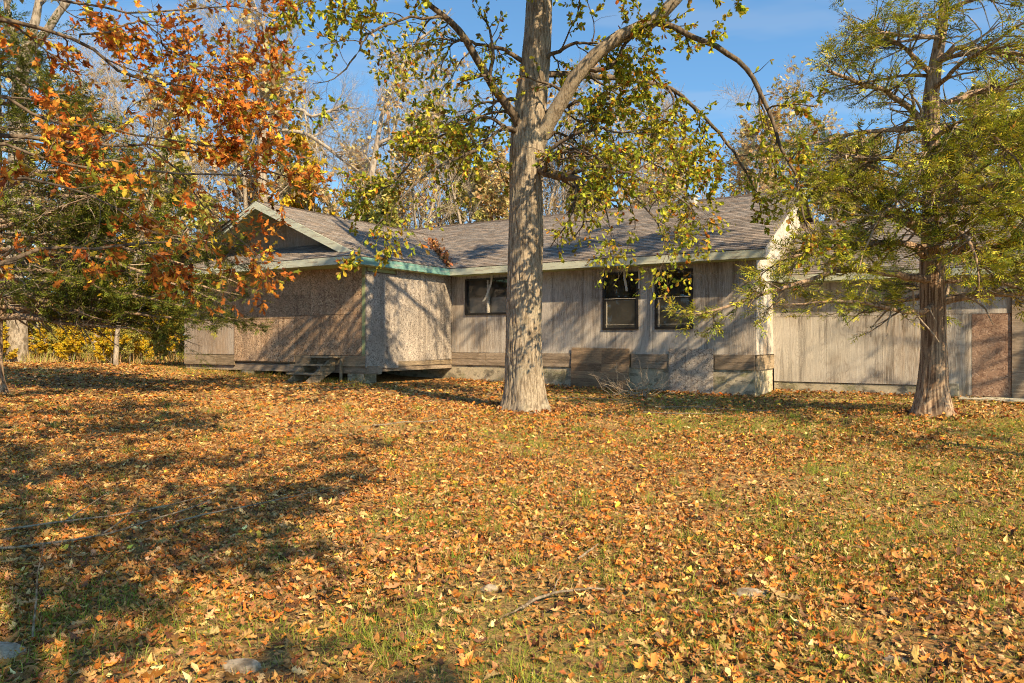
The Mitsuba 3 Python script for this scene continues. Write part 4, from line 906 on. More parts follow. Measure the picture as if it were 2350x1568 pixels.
# one tree of each kind, 9 m tall, then copies of it
PROTO = {}
def prototype(key, leaf, nleaf, lsize, spread, bark_m, nl=11, start=.22, l3=5, r=.14, h=9.0, up=.12, tw=1.0):
    n = 18; q = np.empty((n, 3)); q[0] = (0, 0, -.3); dd = np.array([0, 0, 1.])
    for j in range(1, n):
        dd = norm(dd + rng.normal(0, .05, 3) + [0, 0, .03]); q[j] = q[j - 1] + dd * h / (n - 1)
    SP, SR = q[None], np.maximum(r * (1 - np.linspace(0, .93, n)), .012)[None]
    b1, r1 = sprout(SP, SR, nl, start, .97, (25, 60), (.4 * spread, spread), 10, .14, up)
    b2, r2 = sprout(b1, r1, 7, .2, 1, (25, 60), (.2 * spread, .5 * spread), 6, .16, up * .6)
    b3, r3 = sprout(b2, r2, l3, .15, 1, (20, 55), (.14 * spread, .3 * spread), 4, .16, up * .5, minr=.0045 * tw)
    parts = {'trunk': mikit.ply(tubes(SP, SR, 10), bark_m, smooth=True),
             'branches': mikit.ply(cat([tubes(b1, r1, 5), tubes(b2, r2, 3), tubes(b3, r3, 3)]), bark_m, smooth=True)}
    if nleaf:
        p, t = along(b3, max(1, int(round(nleaf / len(b3) * 2))), .1)
        sel = rng.random(len(p)) < np.clip(meshkit.noise(p * .8, len(PROTO)) * 1.5 - .1, .1, 1)
        p, t = p[sel], t[sel]; d, n_ = leaf_dirs(t, .9, .3)
        m, cc = scatter(tiny_leaves, p, d, n_, rng.uniform(*lsize, len(p)), palette(len(p), *leaf))
        parts['foliage'] = mikit.ply(m, 'leaf_m', color=cc)
    for k, s_ in parts.items(): scene['%s_%s_source' % (key, k)] = {'type': 'shapegroup', 'shape': s_}
    PROTO[key] = list(parts)
def copy_tree(proto, name, label, x, y, h, wide=1.0, rot=None, group=None):
    K = thing(name, label, 'shrub' if 'shrub' in name else 'tree', group)
    z = gf(x, y) if abs(x) < 31 and y < 46 else 1.0
    s_ = h / 9.0
    M = T().translate([float(x), float(y), float(z)]).rotate([0, 0, 1], float(rng.uniform(0, 360) if rot is None else rot)).scale([s_ * wide, s_ * wide, s_])
    for part in PROTO[proto]:
        scene[K + '__' + part] = {'type': 'instance', 'group': {'type': 'ref', 'id': '%s_%s_source' % (proto, part)}, 'to_world': M}
        if part != 'trunk': labels[K + '__' + part] = {'kind': 'stuff'}
prototype('yellow', YEL, 6500, (.15, .27), 2.2, 'grey_bark_m')
prototype('tan', TAN, 5200, (.12, .24), 2.7, 'grey_bark_m', start=.15, l3=6)
prototype('tan_thin', TAN, 1800, (.12, .22), 2.7, 'grey_bark_m', start=.18, l3=7)
prototype('olive', OLV, 7000, (.15, .27), 2.8, 'grey_bark_m', start=.12)
prototype('orange', ORA, 4600, (.14, .25), 2.4, 'grey_bark_m', start=.2)
prototype('bare', TAN, 350, (.12, .2), 2.4, 'grey_bark_m', nl=13, start=.25, l3=8, tw=1.2)
prototype('tall_bare', TAN, 0, (.1, .2), 2.5, 'grey_bark_m', nl=17, start=.18, l3=11, r=.1, tw=1.0, up=.2)
prototype('tall_bare_b', TAN, 260, (.1, .2), 2.9, 'grey_bark_m', nl=15, start=.14, l3=11, r=.09, tw=1.0, up=.16)
prototype('shrub', YEL, 2600, (.3, .6), 4.6, 'grey_bark_m', nl=9, start=.04, l3=2, r=.09)
prototype('olive_shrub', OLV, 2600, (.3, .6), 4.6, 'grey_bark_m', nl=9, start=.04, l3=2, r=.09)
spots = [
 ('yellow', 'yellow_tree', 'bright yellow leaved tree just behind the ridge of the front gable', -9.1, 34, 10.2, .75),
 ('tan_thin', 'tan_tree', 'thin orange tan tree between the yellow tree and the roof valley', -7.5, 37, 10.6, .9),
 ('tan_thin', 'tan_tree', 'thin tan tree showing above the left half of the main roof', -4.2, 36, 9.4, 1.1),
 ('tan', 'tan_tree', 'low tan tree directly left of the oak trunk above the roof', -1.6, 35, 8.6, 1.1),
 ('olive', 'olive_tree', 'olive leaved tree filling the gap left of the gable peak', -14.2, 31, 8.5, 1.1),
 ('olive', 'olive_tree', 'yellow olive tree behind the left cedar', -17.5, 31, 9.0, 1.1),
 ('olive', 'olive_tree', 'pale olive tree behind the gable, farther back', -12.0, 40, 10.0, 1.1),
 ('bare', 'bare_tree', 'fine twigged bare tree right of the oak trunk above the roof', 2.6, 37, 9.8, 1.1),
 ('tan_thin', 'bare_tree', 'fine twigged tree with few leaves behind the middle of the main roof', 5.8, 35, 9.2, 1.1),
 ('bare', 'bare_tree', 'thin bare tree behind the right end of the main roof', 9.8, 36, 9.6, 1.0),
 ('tan_thin', 'bare_tree', 'twiggy tree seen between the oak crown and the cedar', 13.2, 33, 9.2, 1.0),
 ('olive', 'olive_tree', 'yellow olive tree behind the right cedar', 18.5, 30, 10.5, 1.1),
 ('olive', 'olive_tree', 'olive tree at the right edge above the garage roof', 21.5, 31, 10.0, 1.1),
 ('tan_thin', 'bare_tree', 'bare tree at the far left behind the pale trunk', -20.5, 32, 12, 1.0),
 ('tall_bare', 'bare_tree', 'tall bare tree between the rust leaves and the forked tree', -15.2, 38, 15, 1.0),
 ('tall_bare', 'bare_tree', 'tall thin bare tree against the sky left of the oak', -5.4, 41, 15.5, .9),
 ('tall_bare', 'bare_tree', 'tall bare tree just right of the leaning tree', -3.4, 43, 14.0, .9),
 ('tall_bare', 'bare_tree', 'tall bare tree behind the yellow tree', -9.6, 41, 15.0, .9),
 ('tan_thin', 'bare_tree', 'distant twiggy tree above the ridge beside the oak trunk', 0.6, 44, 11.5, 1.0),
 ('olive', 'olive_tree', 'low olive tree behind the roof right of the oak trunk', 3.9, 40, 8.6, 1.1),
 ('tan', 'tan_tree', 'tan tree low behind the right half of the main roof', 8.2, 41, 9.0, 1.1),
 ('tan', 'tan_tree', 'tan tree behind the garage ridge left of the cedar', 12.6, 39, 9.0, 1.1),
 ('olive', 'olive_tree', 'bushy olive tree low above the valley between gable and main roof', -6.2, 33, 7.4, 1.1),
 ('yellow', 'yellow_tree', 'yellow green tree behind the left cedar beside the gable', -14.8, 28, 7.4, 1.1),
 ('olive', 'olive_tree', 'pale yellow tree at the far left between the pale trunk and the cedar', -18.6, 27, 7.5, 1.1),
 ('tall_bare_b', 'bare_tree', 'bare grey tree filling the background behind the roof valley', -5.2, 39, 9.4, 1.2),
 ('tan_thin', 'bare_tree', 'grey twiggy tree behind the ridge near the roof vent', 7.0, 44, 10.5, 1.1),
 ('tan_thin', 'bare_tree', 'grey twiggy tree far behind the gap beside the cedar', 15.5, 42, 11.0, 1.1),
 ('tan', 'tan_tree', 'tan tree far behind the right cedar trunk', 19.5, 40, 11.0, 1.1),
 ('orange', 'tan_tree', 'orange tan tree far left behind the gable apex', -16.6, 43, 11.0, 1.1),
 ('olive', 'olive_tree', 'olive tree low on the left beyond the dry grass', -22.0, 38, 10.0, 1.2),
 ('olive', 'olive_tree', 'yellow green tree rising above the ridge just left of the oak trunk', -2.4, 40, 11.0, 1.1),
 ('tan_thin', 'tan_tree', 'thin tan tree high above the ridge right of the oak trunk', 1.8, 40, 11.5, 1.1),
 ('olive', 'olive_tree', 'yellow green tree above the middle of the main ridge', 5.0, 43, 10.5, 1.2),
 ('tan_thin', 'tan_tree', 'thin tan tree above the right part of the main ridge', 8.6, 37, 10.5, 1.1),
 ('tan_thin', 'tan_tree', 'thin tan tree in the gap between the oak and the cedar', 11.6, 36, 10.6, 1.1),
 ('olive', 'olive_tree', 'yellow green tree behind the cedar, low above the garage roof', 16.2, 36, 10.0, 1.2),
 ('tan_thin', 'tan_tree', 'tall thin tan tree left of the leaning tree', -8.4, 36, 12.5, 1.0),
 ('tall_bare', 'bare_tree', 'bare grey tree close behind the leaning tree', -6.6, 40, 11.5, 1.1),
 ('tan_thin', 'tan_tree', 'tall thin tan tree left of the gable peak', -13.0, 36, 12.0, 1.1),
 ('bare', 'bare_tree', 'grey sapling trunk standing under the left cedar', -12.9, 24, 7.5, .7),
]
for (pr, nm, lb, x, y, h, w) in spots: copy_tree(pr, nm, lb, x, y, h, w)
WORDS = ['far left', 'left of the gable', 'above the gable', 'above the roof valley', 'left of the oak trunk', 'right of the oak trunk', 'above the main roof', 'near the roof vent', 'beside the cedar', 'behind the cedar', 'at the right edge']
for k in range(34):
    x = -25 + k * 1.55 + rng.normal(0, .5); y = rng.uniform(33, 45)
    sx_ = x / y * 34
    h = (rng.uniform(12.5, 17) if x < 0 else rng.uniform(11.5, 15.5)) * (y / 40) ** .5
    lab = 'thin bare grey tree behind the house, ' + WORDS[int(np.clip((sx_ + 22) / 4.2, 0, 10))]
    copy_tree('tall_bare' if k % 2 else 'tall_bare_b', 'thin_bare_tree', lab, x, y, h, rng.uniform(.9, 1.25), group='bare trees behind the house ' + WORDS[int(np.clip((sx_ + 22) / 4.2, 0, 10))])
# yellow brush at the wood's edge on the left
for k in range(30):
    copy_tree('olive_shrub' if k % 4 == 0 else 'shrub', 'olive_shrub' if k % 4 == 0 else 'yellow_shrub', ('olive' if k % 4 == 0 else 'yellow') + ' leaved shrub in the brush ' + ('near the pale trunk at the left edge' if k < 10 else 'under the left cedar' if k < 20 else 'close to the left corner of the house'),
              -20.5 + k * .45 + rng.normal(0, .25), 27.5 + rng.normal(0, 1.6) + .15 * k, rng.uniform(1.6, 2.9), rng.uniform(.9, 1.3), group=('olive' if k % 4 == 0 else 'yellow') + ' shrubs ' + ('near the pale trunk' if k < 10 else 'under the left cedar' if k < 20 else 'close to the house corner'))
for k in range(22):
    pl_ = 'near the pale trunk' if k < 8 else 'under the left cedar' if k < 16 else 'by the left corner of the house'
    copy_tree('shrub' if k % 3 else 'olive_shrub', 'yellow_shrub' if k % 3 else 'olive_shrub', 'low %s bush in the dry grass %s' % ('yellow' if k % 3 else 'olive', pl_), -18.6 + k * .38 + rng.normal(0, .15), 24.2 + rng.uniform(0, 3), rng.uniform(.9, 1.6), rng.uniform(.9, 1.4), group='low %s bushes %s' % ('yellow' if k % 3 else 'olive', pl_))
# trees across the lawn that the window panes mirror
for (x, y, h) in ((-15, -3, 11), (-20, 2, 12), (-24, -3, 13), (-12, -8, 12), (-26, 3, 12), (-18, 6.5, 11), (-30, -6, 14), (-27, -2, 13), (-21, -1, 10), (-24, 6, 12), (-32, 2, 14), (-22, 8, 12), (-17, -1, 10)):
    copy_tree('olive', 'mirrored_tree', 'tree outside the frame whose crown is mirrored in the window panes', x, y, h, 1.15, group='trees outside the frame mirrored in the panes')
# dense far wood closing the gap at eye level
fp = np.stack([rng.uniform(-60, 60, 40000), rng.uniform(46, 62, 40000), 1 + rng.random(40000) ** 1.4 * 8.0], 1)
fp = fp[rng.random(len(fp)) < np.clip(meshkit.noise(fp * [.25, .25, .3], 5) * 1.9 - .35, 0, 1)]
d, n = leaf_dirs(np.tile([0, 0, 1.], (len(fp), 1)), 1.5, .2)
m, cc = scatter(tiny_leaves, fp, d, n, rng.uniform(.3, .6, len(fp)), palette(len(fp), TAN[0] + OLV[0], TAN[1] + OLV[1]))
put('distant_wood', m, 'leaf_m', color=cc, label='tan and olive wood far behind the house', category='wood', kind='stuff')
sx = rng.uniform(-50, 50, 260); sy = rng.uniform(44, 60, 260)
P = np.stack([np.stack([sx + rng.normal(0, .3, 260) * k, sy, .8 + k * rng.uniform(1.6, 3.0, 260)], -1) for k in range(5)], 1)
tb = tubes(P, np.linspace(.11, .02, 5)[None] * rng.uniform(.6, 1.4, (260, 1)), 5)
put('distant_wood__stems', tb, 'grey_bark_m', smooth=True, kind='stuff')

# trees behind the camera whose shadows fall on the lawn
def shade_tree(label, x, y, h, rad, z0, nleaf, seed, dens=1.0, r=.2, lean=(0, 0), reach=()):
    K = thing('shade_tree', label, 'tree')
    z = gf(x, max(y, -13)); 
    tk = [(x, y, z - .2, r), (x + .1 + lean[0] * .4, y + lean[1] * .4, z + h * .4, r * .75), (x + lean[0] * .75, y + .1 + lean[1] * .75, z + h * .75, r * .4), (x + lean[0], y + lean[1], z + h, .02)]
    P, R = resample(tk, 24, .04)
    put(K + '__trunk', tubes(P[None], R[None], 14), 'oak_bark_m', smooth=True)
    b1, r1 = sprout(P[None], R[None], 16, z0 / h, .97, (45, 80), (rad * .6, rad), 10, .14, .08)
    for e in reach:
        q, qr = resample([(x, y, z + e[2] - 1.2, .035), (x * .5 + e[0] * .5, y * .5 + e[1] * .5, z + e[2] + .2, .022), (*e, .008)], 10, .05)
        b1, r1 = np.concatenate([b1, q[None]]), np.concatenate([r1, qr[None]])
    b2, r2 = sprout(b1, r1, 9, .25, 1, (25, 65), (.5, 1.5), 7, .18, .0)
    b3, r3 = sprout(b2, r2, 5, .2, 1, (25, 65), (.25, .6), 4, .2, .0)
    put(K + '__branches', cat([tubes(b1, r1, 6), tubes(b2, r2, 4), tubes(b3, r3, 3)]), 'dark_bark_m', smooth=True, kind='stuff')
    p, t = along(b3, max(1, int(nleaf / len(b3))), .1)
    sel = rng.random(len(p)) < dens * np.clip(meshkit.noise(p * .75, seed) * 2 - .5, .02, 1)
    p, t = p[sel], t[sel]; d, n_ = leaf_dirs(t)
    m, cc = scatter(tiny_leaves, p, d, n_, rng.uniform(.11, .19, len(p)), palette(len(p), OAKC, [2, 2, 2, 3, 2, 1, 1]))
    put(K + '__foliage', m, 'leaf_m', color=cc, kind='stuff')
shade_tree('oak behind the viewpoint whose trunk shadow runs along the left edge of the lawn', 2.0, -3.2, 12, 3.6, 5.3, 9000, 5, r=.15, reach=((.5, 3.4, 5.9), (-.8, 1.8, 5.6), (1.9, 4.0, 6.2), (-1.6, .6, 5.3), (2.9, 3.2, 6.0), (.9, .6, 5.4), (-.1, 4.4, 6.6), (-2.2, 2.4, 6.0)))
shade_tree('tree off the right edge whose branch shadows streak the right lawn', 9.6, 3.4, 9, 3.6, 2.6, 700, 8, .5, r=.14)
shade_tree('tree off the right edge whose limbs shade the garage wall', 12.7, 11.2, 10, 4.2, 2.6, 1300, 12, .8, r=.1, lean=(2.8, -1.8))

# ------------------------------------------------------------------ fallen leaves, grass, brush, sticks, stones
def in_house(x, y):
    d = np.stack([x, y], -1) - A0; a = d @ E1; b = d @ E2
    return ((a > AL + .0) & (a < 0) & (b < BW - .2)) | ((a >= 0) & (a < AR) & (b < .03)) | ((a >= AR) & (b < -1.75))
def in_trunk(x, y):
    return (np.hypot(x - .22, y - 12.8) < .4) | (np.hypot(x - 7.0, y - 12.3) < .36)
def litter_density(x, y):
    q = np.stack([x, y, x * 0], -1)
    n = meshkit.fbm(q * .55, 4, 21)
    grassy = 1 / (1 + np.exp(-(x - 1.5 - .05 * y) / 1.6))
    return np.clip(2.4 * (n - .5) + .8 - .46 * grassy + .6 * (meshkit.noise(q * 2.2, 5) - .5), .3, 1)
def lawn_points(n, y0, y1, power=1.0, wide=.72, pad=1.0):
    y = np.sqrt(rng.random(n) * (y1 ** 2 - y0 ** 2) + y0 ** 2)
    x = rng.uniform(-1, 1, n) * (wide * y + pad)
    return x, y
LIT = [(.40, .20, .06), (.49, .20, .037), (.26, .115, .042), (.51, .345, .15), (.11, .055, .028), (.50, .16, .03), (.62, .47, .065), (.43, .265, .10)]
LITW = [4, 2.6, 3, 2.4, 1.6, 1.3, .22, 2.4]
def litter(n, y0, y1, tm, s0, s1, lift, tilt, crisp=1.0):
    x, y = lawn_points(n, y0, y1)
    k = (rng.random(n) < litter_density(x, y)) & ~in_house(x, y) & ~in_trunk(x, y)
    x, y = x[k], y[k]
    z = gz(x, y) + rng.random(len(x)) ** 2 * lift + .006
    p = np.stack([x, y, z], -1)
    az = rng.uniform(0, 2 * np.pi, len(x)); d = np.stack([np.cos(az), np.sin(az), rng.normal(0, tilt * .5, len(x))], -1); d = norm(d)
    nn = norm(rng.normal(0, tilt, p.shape) + [0, 0, 1]) * np.where(rng.random((len(x), 1)) < .5, 1, -1)
    s = rng.uniform(s0, s1, len(x)) * rng.uniform(.6, 1.15, len(x))
    # leaves are centred on their point
    p = p - d * (s * .45)[:, None]; p[:, 2] += np.maximum(0, np.abs(d[:, 2]) * s * .3)
    return p, d, nn, s, palette(len(x), LIT, LITW, .34)
curled_small = [leaf_template([-.05, .36, .64, 1.0], [.02, .2, .2, 0], [0, .07, .1, 0], fo, cu, tw) for fo, cu, tw in ((.4, .4, .3), (1.3, -.6, .6), (-1.2, .8, -.5), (1.8, 1.0, .8), (.7, -1.4, .9), (-.5, 1.3, 1.2))]
curled_far = [leaf_template([0, .5, 1.0], [.03, .24, 0], [0, .08, 0], fo, cu) for fo, cu in ((.5, .6), (1.3, -.8), (-1.2, 1.0), (1.8, .5))]
L1 = litter(25000, 2.7, 6.0, near_leaves, .035, .088, .022, .42)
L2 = litter(28000, 6.0, 9.2, curled_small, .035, .08, .02, .4)
L3 = litter(38000, 9.2, 14, curled_far, .045, .1, .02, .42)
L4 = litter(90000, 14, 27, tiny_leaves, .06, .12, .02, .4)
L5 = litter(80000, 2.7, 10, tiny_leaves, .012, .045, .018, .5)
def drift(n, where):
    x, y = where(n); k = ~in_house(x, y); x, y = x[k], y[k]
    p = np.stack([x, y, gz(x, y) + rng.random(len(x)) * .06], -1)
    az = rng.uniform(0, 2 * np.pi, len(x)); d = norm(np.stack([np.cos(az), np.sin(az), rng.normal(0, .4, len(x))], -1))
    return p, d, norm(rng.normal(0, .6, p.shape) + [0, 0, 1]), rng.uniform(.05, .11, len(x)), palette(len(x), LIT, LITW, .3)
def ring(cx, cy, r):
    def fn(n):
        a_ = rng.uniform(0, 2 * np.pi, n); q = r + np.abs(rng.normal(0, .22, n)); return cx + q * np.cos(a_), cy + q * np.sin(a_)
    return fn
def wall_foot(a0_, a1_, b_):
    def fn(n):
        q = H(np.stack([rng.uniform(a0_, a1_, n), b_ + np.abs(rng.normal(0, .22, n)), np.zeros(n)], 1)); return q[:, 0], q[:, 1]
    return fn
DR = [drift(500, ring(.22, 12.8, .42)), drift(260, ring(7.0, 12.3, .34)), drift(900, wall_foot(0, 8.5, .06)), drift(500, wall_foot(8.6, 13, -1.7)), drift(500, wall_foot(-7, 0, 3.5))]
L3 = tuple(np.concatenate(q) for q in zip(L3, *DR))
o, rest = split_largest(L1[0], 300)
FG = {}
def leaf_word(c):
    r, g, b = c
    if g > .68 * r and r > .4 and b < .3 * r: return 'yellow'
    if r < .2: return 'dark brown'
    if b > .36 * r: return 'pale tan'
    if r > .38 and g < .5 * r: return 'bright orange brown'
    return 'tan brown' if g > .5 * r else 'rust brown'
CURL = [0, 1, 1, 1, 1, 1, 1, 1, 1]
for k in o:
    ti = int(rng.integers(len(near_leaves)))
    u = L1[0][k, 0] / L1[0][k, 1] / .694; dst = L1[0][k, 1]
    w = ('curled ' if ti in (3, 5, 6, 7, 8) else '') + leaf_word(L1[4][k])
    side = 'at the left edge' if u < -.72 else 'left of centre' if u < -.24 else 'at the centre' if u < .24 else 'right of centre' if u < .72 else 'at the right edge'
    lb = '%s fallen oak leaf %s, %s' % (w, 'along the bottom edge' if dst < 3.55 else 'in the near foreground', side)
    key = thing('fallen_leaf', lb, 'leaf', lb.replace('oak leaf', 'oak leaves'))
    m, cc = scatter([near_leaves[ti]], *[q[k:k + 1] for q in L1])
    put(key, m, 'litter_m', smooth=True, color=cc, numberit=False)
labels['leaf_litter'] = {'label': 'brown and orange oak leaf litter covering the whole lawn', 'category': 'fallen leaves', 'kind': 'stuff'}
m1, c1 = scatter(near_leaves, *[q[rest] for q in L1]); m2, c2 = scatter(curled_small, *L2); m3, c3 = scatter(curled_far, *L3); m4, c4 = scatter(tiny_leaves, *L4); m5, c5 = scatter(tiny_leaves, *L5)
print(len(m1[1]),len(m2[1]),len(m3[1]),len(m4[1]),len(m5[1]))
put('leaf_litter', cat([m1, m2, m3, m4, m5]), 'litter_m', color=np.vstack([c1, c2, c3, c4, c5]), numberit=False)
print('litter', len(L1[0]), len(L2[0]), len(L3[0]))

# leaves caught in the roof valley and on the shingles
def roof_leaves(n):
    t = rng.random(n) ** .8; w = rng.normal(0, .09, n)
    a = RF + (RC - RF) * t * .75; b = .45 + (BV - .45) * t * .75
    z = ZE + PITCH * (RF - a) + .025 + rng.random(n) * .02
    p = H(np.stack([a + w, b - w * .3 + rng.normal(0, .06, n), z + np.abs(w) * .2], 1))
    return p
p = roof_leaves(420); d, n = leaf_dirs(norm(rng.normal(0, 1, p.shape)), .5, 0)
m, cc = scatter(far_leaves, p, d, n, rng.uniform(.09, .15, len(p)), palette(len(p), [(.3, .12, .04), (.2, .08, .03), (.36, .19, .07)], [3, 2, 1]))
put('valley_leaves', m, 'litter_m', color=cc, label='strip of rust brown leaves caught in the roof valley', category='fallen leaves', kind='stuff')

# grass
def blades(x, y, h, w, lean, cols, wts, far=False):
    n = len(x); z = gz(x, y) - .004
    az = rng.uniform(0, 2 * np.pi, n); la = rng.uniform(0, 2 * np.pi, n); ln = np.abs(rng.normal(0, lean, n)) + .1
    side = np.stack([np.cos(az), np.sin(az), az * 0], -1) * (w / 2)[:, None]
    out = np.stack([np.cos(la), np.sin(la), la * 0], -1) * (h * ln)[:, None]
    base = np.stack([x, y, z], -1); up = np.zeros((n, 3)); up[:, 2] = h / np.sqrt(1 + ln ** 2)
    mid = base + up * .6 + out * .35; tip = base + up + out
    if far:
        v = np.stack([base - side, base + side, tip], 1).reshape(-1, 3)
        return (v, np.arange(3 * n).reshape(-1, 3)), np.repeat(palette(n, cols, wts, .2), 3, 0)
    v = np.stack([base - side, base + side, mid - side * .7, mid + side * .7, tip], 1).reshape(-1, 3)
    f = (np.array([[0, 1, 3], [0, 3, 2], [2, 3, 4]])[None] + (np.arange(n) * 5)[:, None, None]).reshape(-1, 3)
    c = palette(n, cols, wts, .2)
    return (v, f), np.repeat(c, 5, 0)
GC = [(.25, .32, .05), (.39, .42, .08), (.52, .42, .19), (.42, .28, .11), (.15, .21, .035)]
gm, gc = [], []
def grass_at(x, y, hh, ww, wts, lean=.7):
    k = ~in_house(x, y) & ~in_trunk(x, y); x, y = x[k], y[k]
    m, c = blades(x, y, rng.uniform(*hh, len(x)), rng.uniform(*ww, len(x)), lean, GC, wts, len(y) > 0 and np.median(y) > 6.5); gm.append(m); gc.append(c)
# thin straw everywhere
for (n_, y0, y1, hh, ww) in ((42000, 2.7, 6, (.02, .06), (.003, .006)), (32000, 6, 12, (.03, .08), (.006, .011)), (30000, 12, 26, (.04, .08), (.016, .028))):
    x, y = lawn_points(n_, y0, y1); grass_at(x, y, hh, ww, [1.3, 2.0, 3.0, 1.6, .7], 1.7)
# green patches
for (n_, y0, y1, hh, ww) in ((56000, 2.7, 6, (.03, .085), (.004, .0065)), (60000, 6, 12, (.03, .085), (.008, .015)), (40000, 12, 26, (.04, .085), (.016, .028))):
    x, y = lawn_points(n_, y0, y1)
    q = np.stack([x, y, x * 0], -1)
    g = meshkit.fbm(q * .8, 4, 33) + .22 * np.clip((x - .5) / 5, -.45, 1) + .03 * np.clip((y - 9) / 8, 0, 1) + .12 * (meshkit.noise(q * 3, 6) - .5)
    k = rng.random(len(x)) < np.clip((g - .44) * 4.5, 0, 1); x, y = x[k], y[k]
    grass_at(x, y, hh, ww, [3.4, 2.6, .6, .2, 1.6], 1.5)
# tufts
tx, ty = lawn_points(260, 2.8, 13)
k = rng.random(260) < .35 + .5 / (1 + np.exp(-(tx - .5))); tx, ty = tx[k], ty[k]
nb_ = 60
x = (tx[:, None] + rng.normal(0, .055, (len(tx), nb_))).ravel(); y = (ty[:, None] + rng.normal(0, .055, (len(tx), nb_))).ravel()
grass_at(x, y, (.06, .15), (.004, .007), [3.5, 2.8, .4, .2, 2], .55)
# tall fringe along the wing and in the left distance
x = rng.uniform(-7.4, 0.2, 1600); e = H(np.stack([x, BW + .1 + np.abs(rng.normal(0, .35, 1600)), x * 0], 1))
grass_at(e[:, 0], e[:, 1], (.08, .25), (.006, .01), [2, 3, 3, 2, .6], .5)
put('grass', cat(gm), 'grass_m', color=np.vstack(gc), label='thin green and straw coloured grass showing through the fallen leaves', category='grass', kind='stuff')
gm, gc = [], []
x = rng.uniform(-24, -7, 14000) ; y = rng.uniform(24.5, 31, 14000)
k = rng.random(14000) < meshkit.noise(np.stack([x, y, x * 0], -1) * .8, 3) * 1.6 - .15; x, y = x[k], y[k]
grass_at(x, y, (.15, .5), (.015, .03), [.4, 1.4, 3.4, 2.4, .3], .45)
put('dry_grass', cat(gm), 'grass_m', color=np.vstack(gc), label='tall dry straw grass at the edge of the wood on the left', category='grass', kind='stuff')
print('tris', sum(len(meshkit.WRITTEN[s_['filename']][1]) for s_ in scene.values() if s_.get('type') == 'ply'))

# sticks, twigs and stones
def stick(label, pts, r, name='fallen_stick', m='stick_m', fork=(), lift=.02):
    P = np.array([(x, y, gf(x, y) + lift + dz) for x, y, dz in pts])
    P, R = resample(np.hstack([P, np.linspace(r, r * .4, len(P))[:, None]]), 14, r * .7)
    ms = [tubes(P[None], R[None], 8)]
    for fk in fork:
        Q = np.array([(x, y, gf(x, y) + lift + dz) for x, y, dz in fk]); Q, S = resample(np.hstack([Q, np.linspace(r * .6, r * .2, len(Q))[:, None]]), 10, r * .5)
        ms.append(tubes(Q[None], S[None], 6))
    key = thing(name, label, 'stick'); put(key, cat(ms), m, smooth=True, numberit=False)
stick('long pale fallen branch lying in the left foreground shadow', [(-4.0, 5.35, .01), (-3.4, 5.6, .02), (-2.9, 6.0, .04), (-2.55, 6.35, .1)], .009, fork=[[(-3.4, 5.6, .02), (-3.35, 5.9, .1), (-3.3, 6.1, .16)]])
stick('forked pale branch in front of the long one at the left', [(-3.55, 5.05, .01), (-3.1, 5.2, .02), (-2.7, 5.55, .06), (-2.4, 5.9, .14)], .010, fork=[[(-2.95, 5.3, .03), (-2.9, 5.6, .1), (-2.92, 5.8, .2)]])
stick('thin pale twig right of the fallen branches in the left foreground', [(-2.6, 5.7, .02), (-2.1, 6.1, .05), (-1.55, 6.6, .08)], .007)
stick('upright dry stalk near the lower left corner', [(-2.35, 3.62, .0), (-2.34, 3.63, .2), (-2.30, 3.62, .46)], .006)
stick('short lichen covered grey stick near the bottom centre', [(.05, 3.95, .02), (.22, 4.12, .03), (.4, 4.15, .03), (.52, 4.2, .03)], .010, fork=[[(.22, 4.12, .03), (.28, 4.3, .06)], [(.05, 3.95, .02), (-.06, 3.8, .01)]])
stick('small grey twig above the lichen covered stick', [(.42, 4.72, .02), (.52, 4.95, .03), (.6, 5.1, .02)], .008)
stick('pale branch on the grass between the oak and the patched wall', [(1.0, 15.0, .02), (1.5, 14.9, .03), (2.2, 14.5, .02)], .012)
stick('long thin branch lying right of the oak trunk', [(2.6, 13.4, .02), (3.3, 13.3, .04), (4.1, 12.9, .03), (4.6, 12.8, .02)], .011, fork=[[(3.3, 13.3, .04), (3.6, 13.6, .1)]])
stick('thin branch curving on the lawn beside the twig heap', [(2.2, 12.4, .02), (2.9, 12.2, .03), (3.5, 12.3, .02)], .012)
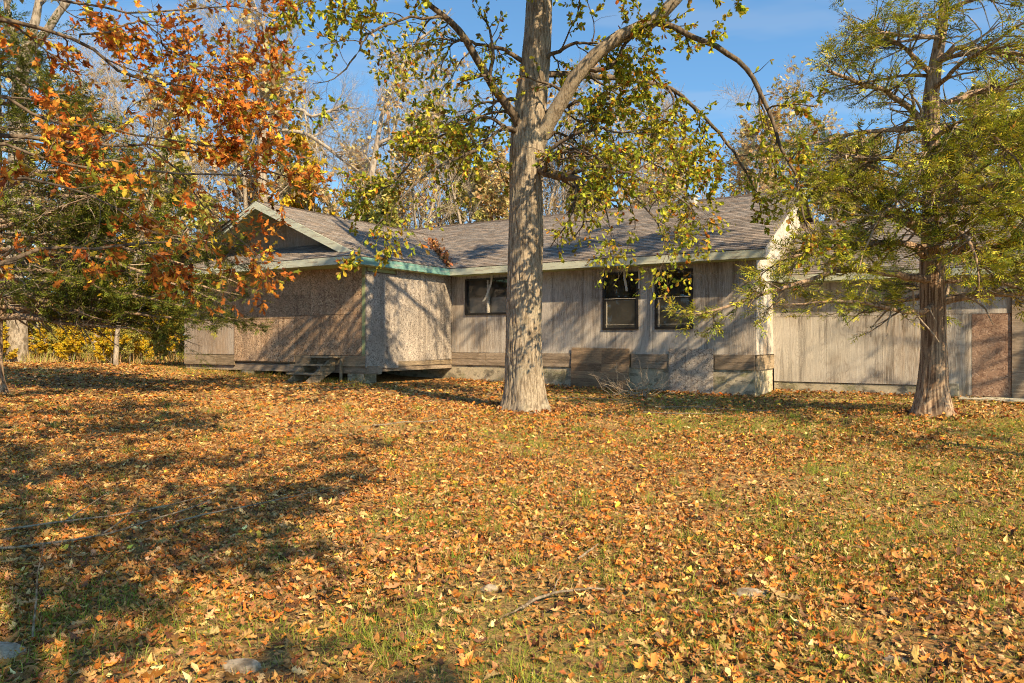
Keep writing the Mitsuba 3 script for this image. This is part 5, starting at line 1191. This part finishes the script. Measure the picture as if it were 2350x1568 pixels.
stick('pale twig lying left of the oak trunk', [(-2.0, 10.6, .02), (-1.4, 10.9, .03), (-.9, 11.2, .02)], .012)
stick('crooked twig on the grass in front of the pier', [(-4.0, 17.6, .02), (-3.7, 17.5, .1), (-3.4, 17.6, .2)], .012)
key = thing('twig_heap', 'heap of bare grey twigs against the patched lower wall', 'twigs')
hx, hy = 2.75, 16.4; hz = gf(hx, hy)
P = []
for k in range(26):
    az = rng.uniform(0, 2 * np.pi); L = rng.uniform(.4, 1.0); b = np.array([hx + rng.normal(0, .25), hy + rng.normal(0, .1), hz + .02]); d = norm(np.array([math.cos(az), .3 * math.sin(az), rng.uniform(.2, 1.0)]))
    P.append([b + d * L * j / 5 + rng.normal(0, .025, 3) for j in range(6)])
P = np.array(P); B_, R_ = sprout(P, np.full(P.shape[:2], .008), 3, .3, 1, (20, 60), (.15, .4), 4, .2, .05)
put(key, cat([tubes(P, np.linspace(.009, .004, 6)[None] * np.ones((26, 1)), 5), tubes(B_, R_, 3)]), 'pale_twig_m', smooth=True, numberit=False)
def stone(label, x, y, r, sq=(1, .8, .5), sink=.3):
    m = trimesh.creation.icosphere(3, 1.0); v = np.array(m.vertices)
    v = v * (1 + .9 * (meshkit.fbm(v * 1.1 + x, 4, 2) - .5)[:, None] + .12 * (meshkit.noise(v * 6, 3) - .5)[:, None]); v = np.sign(v) * np.abs(v) ** .9
    v = v * np.array(sq) * r + [x, y, gf(x, y) - .22 * r * sq[2]]
    put(thing('stone', label, 'stone'), (v, m.faces), 'stone_m', smooth=50, numberit=False)
stone('pale flat stone near the bottom edge left of centre', -1.22, 3.33, .1, (1, .7, .45))
stone('weathered limestone at the lower left corner', -2.42, 3.42, .14, (1, .8, .7), .2)
stone('tan stone half buried in the lower right lawn', 1.36, 4.22, .11, (1, .6, .45))
stone('small white stone in the middle foreground', -.13, 4.3, .05, (1, .8, .6))
stone('small pale stone right of the tufts in the right foreground', 1.78, 3.42, .05, (1, .8, .5))
stone('small pale stone at the foot of the garage corner', 6.2, 16.9, .07, (1, .7, .4))
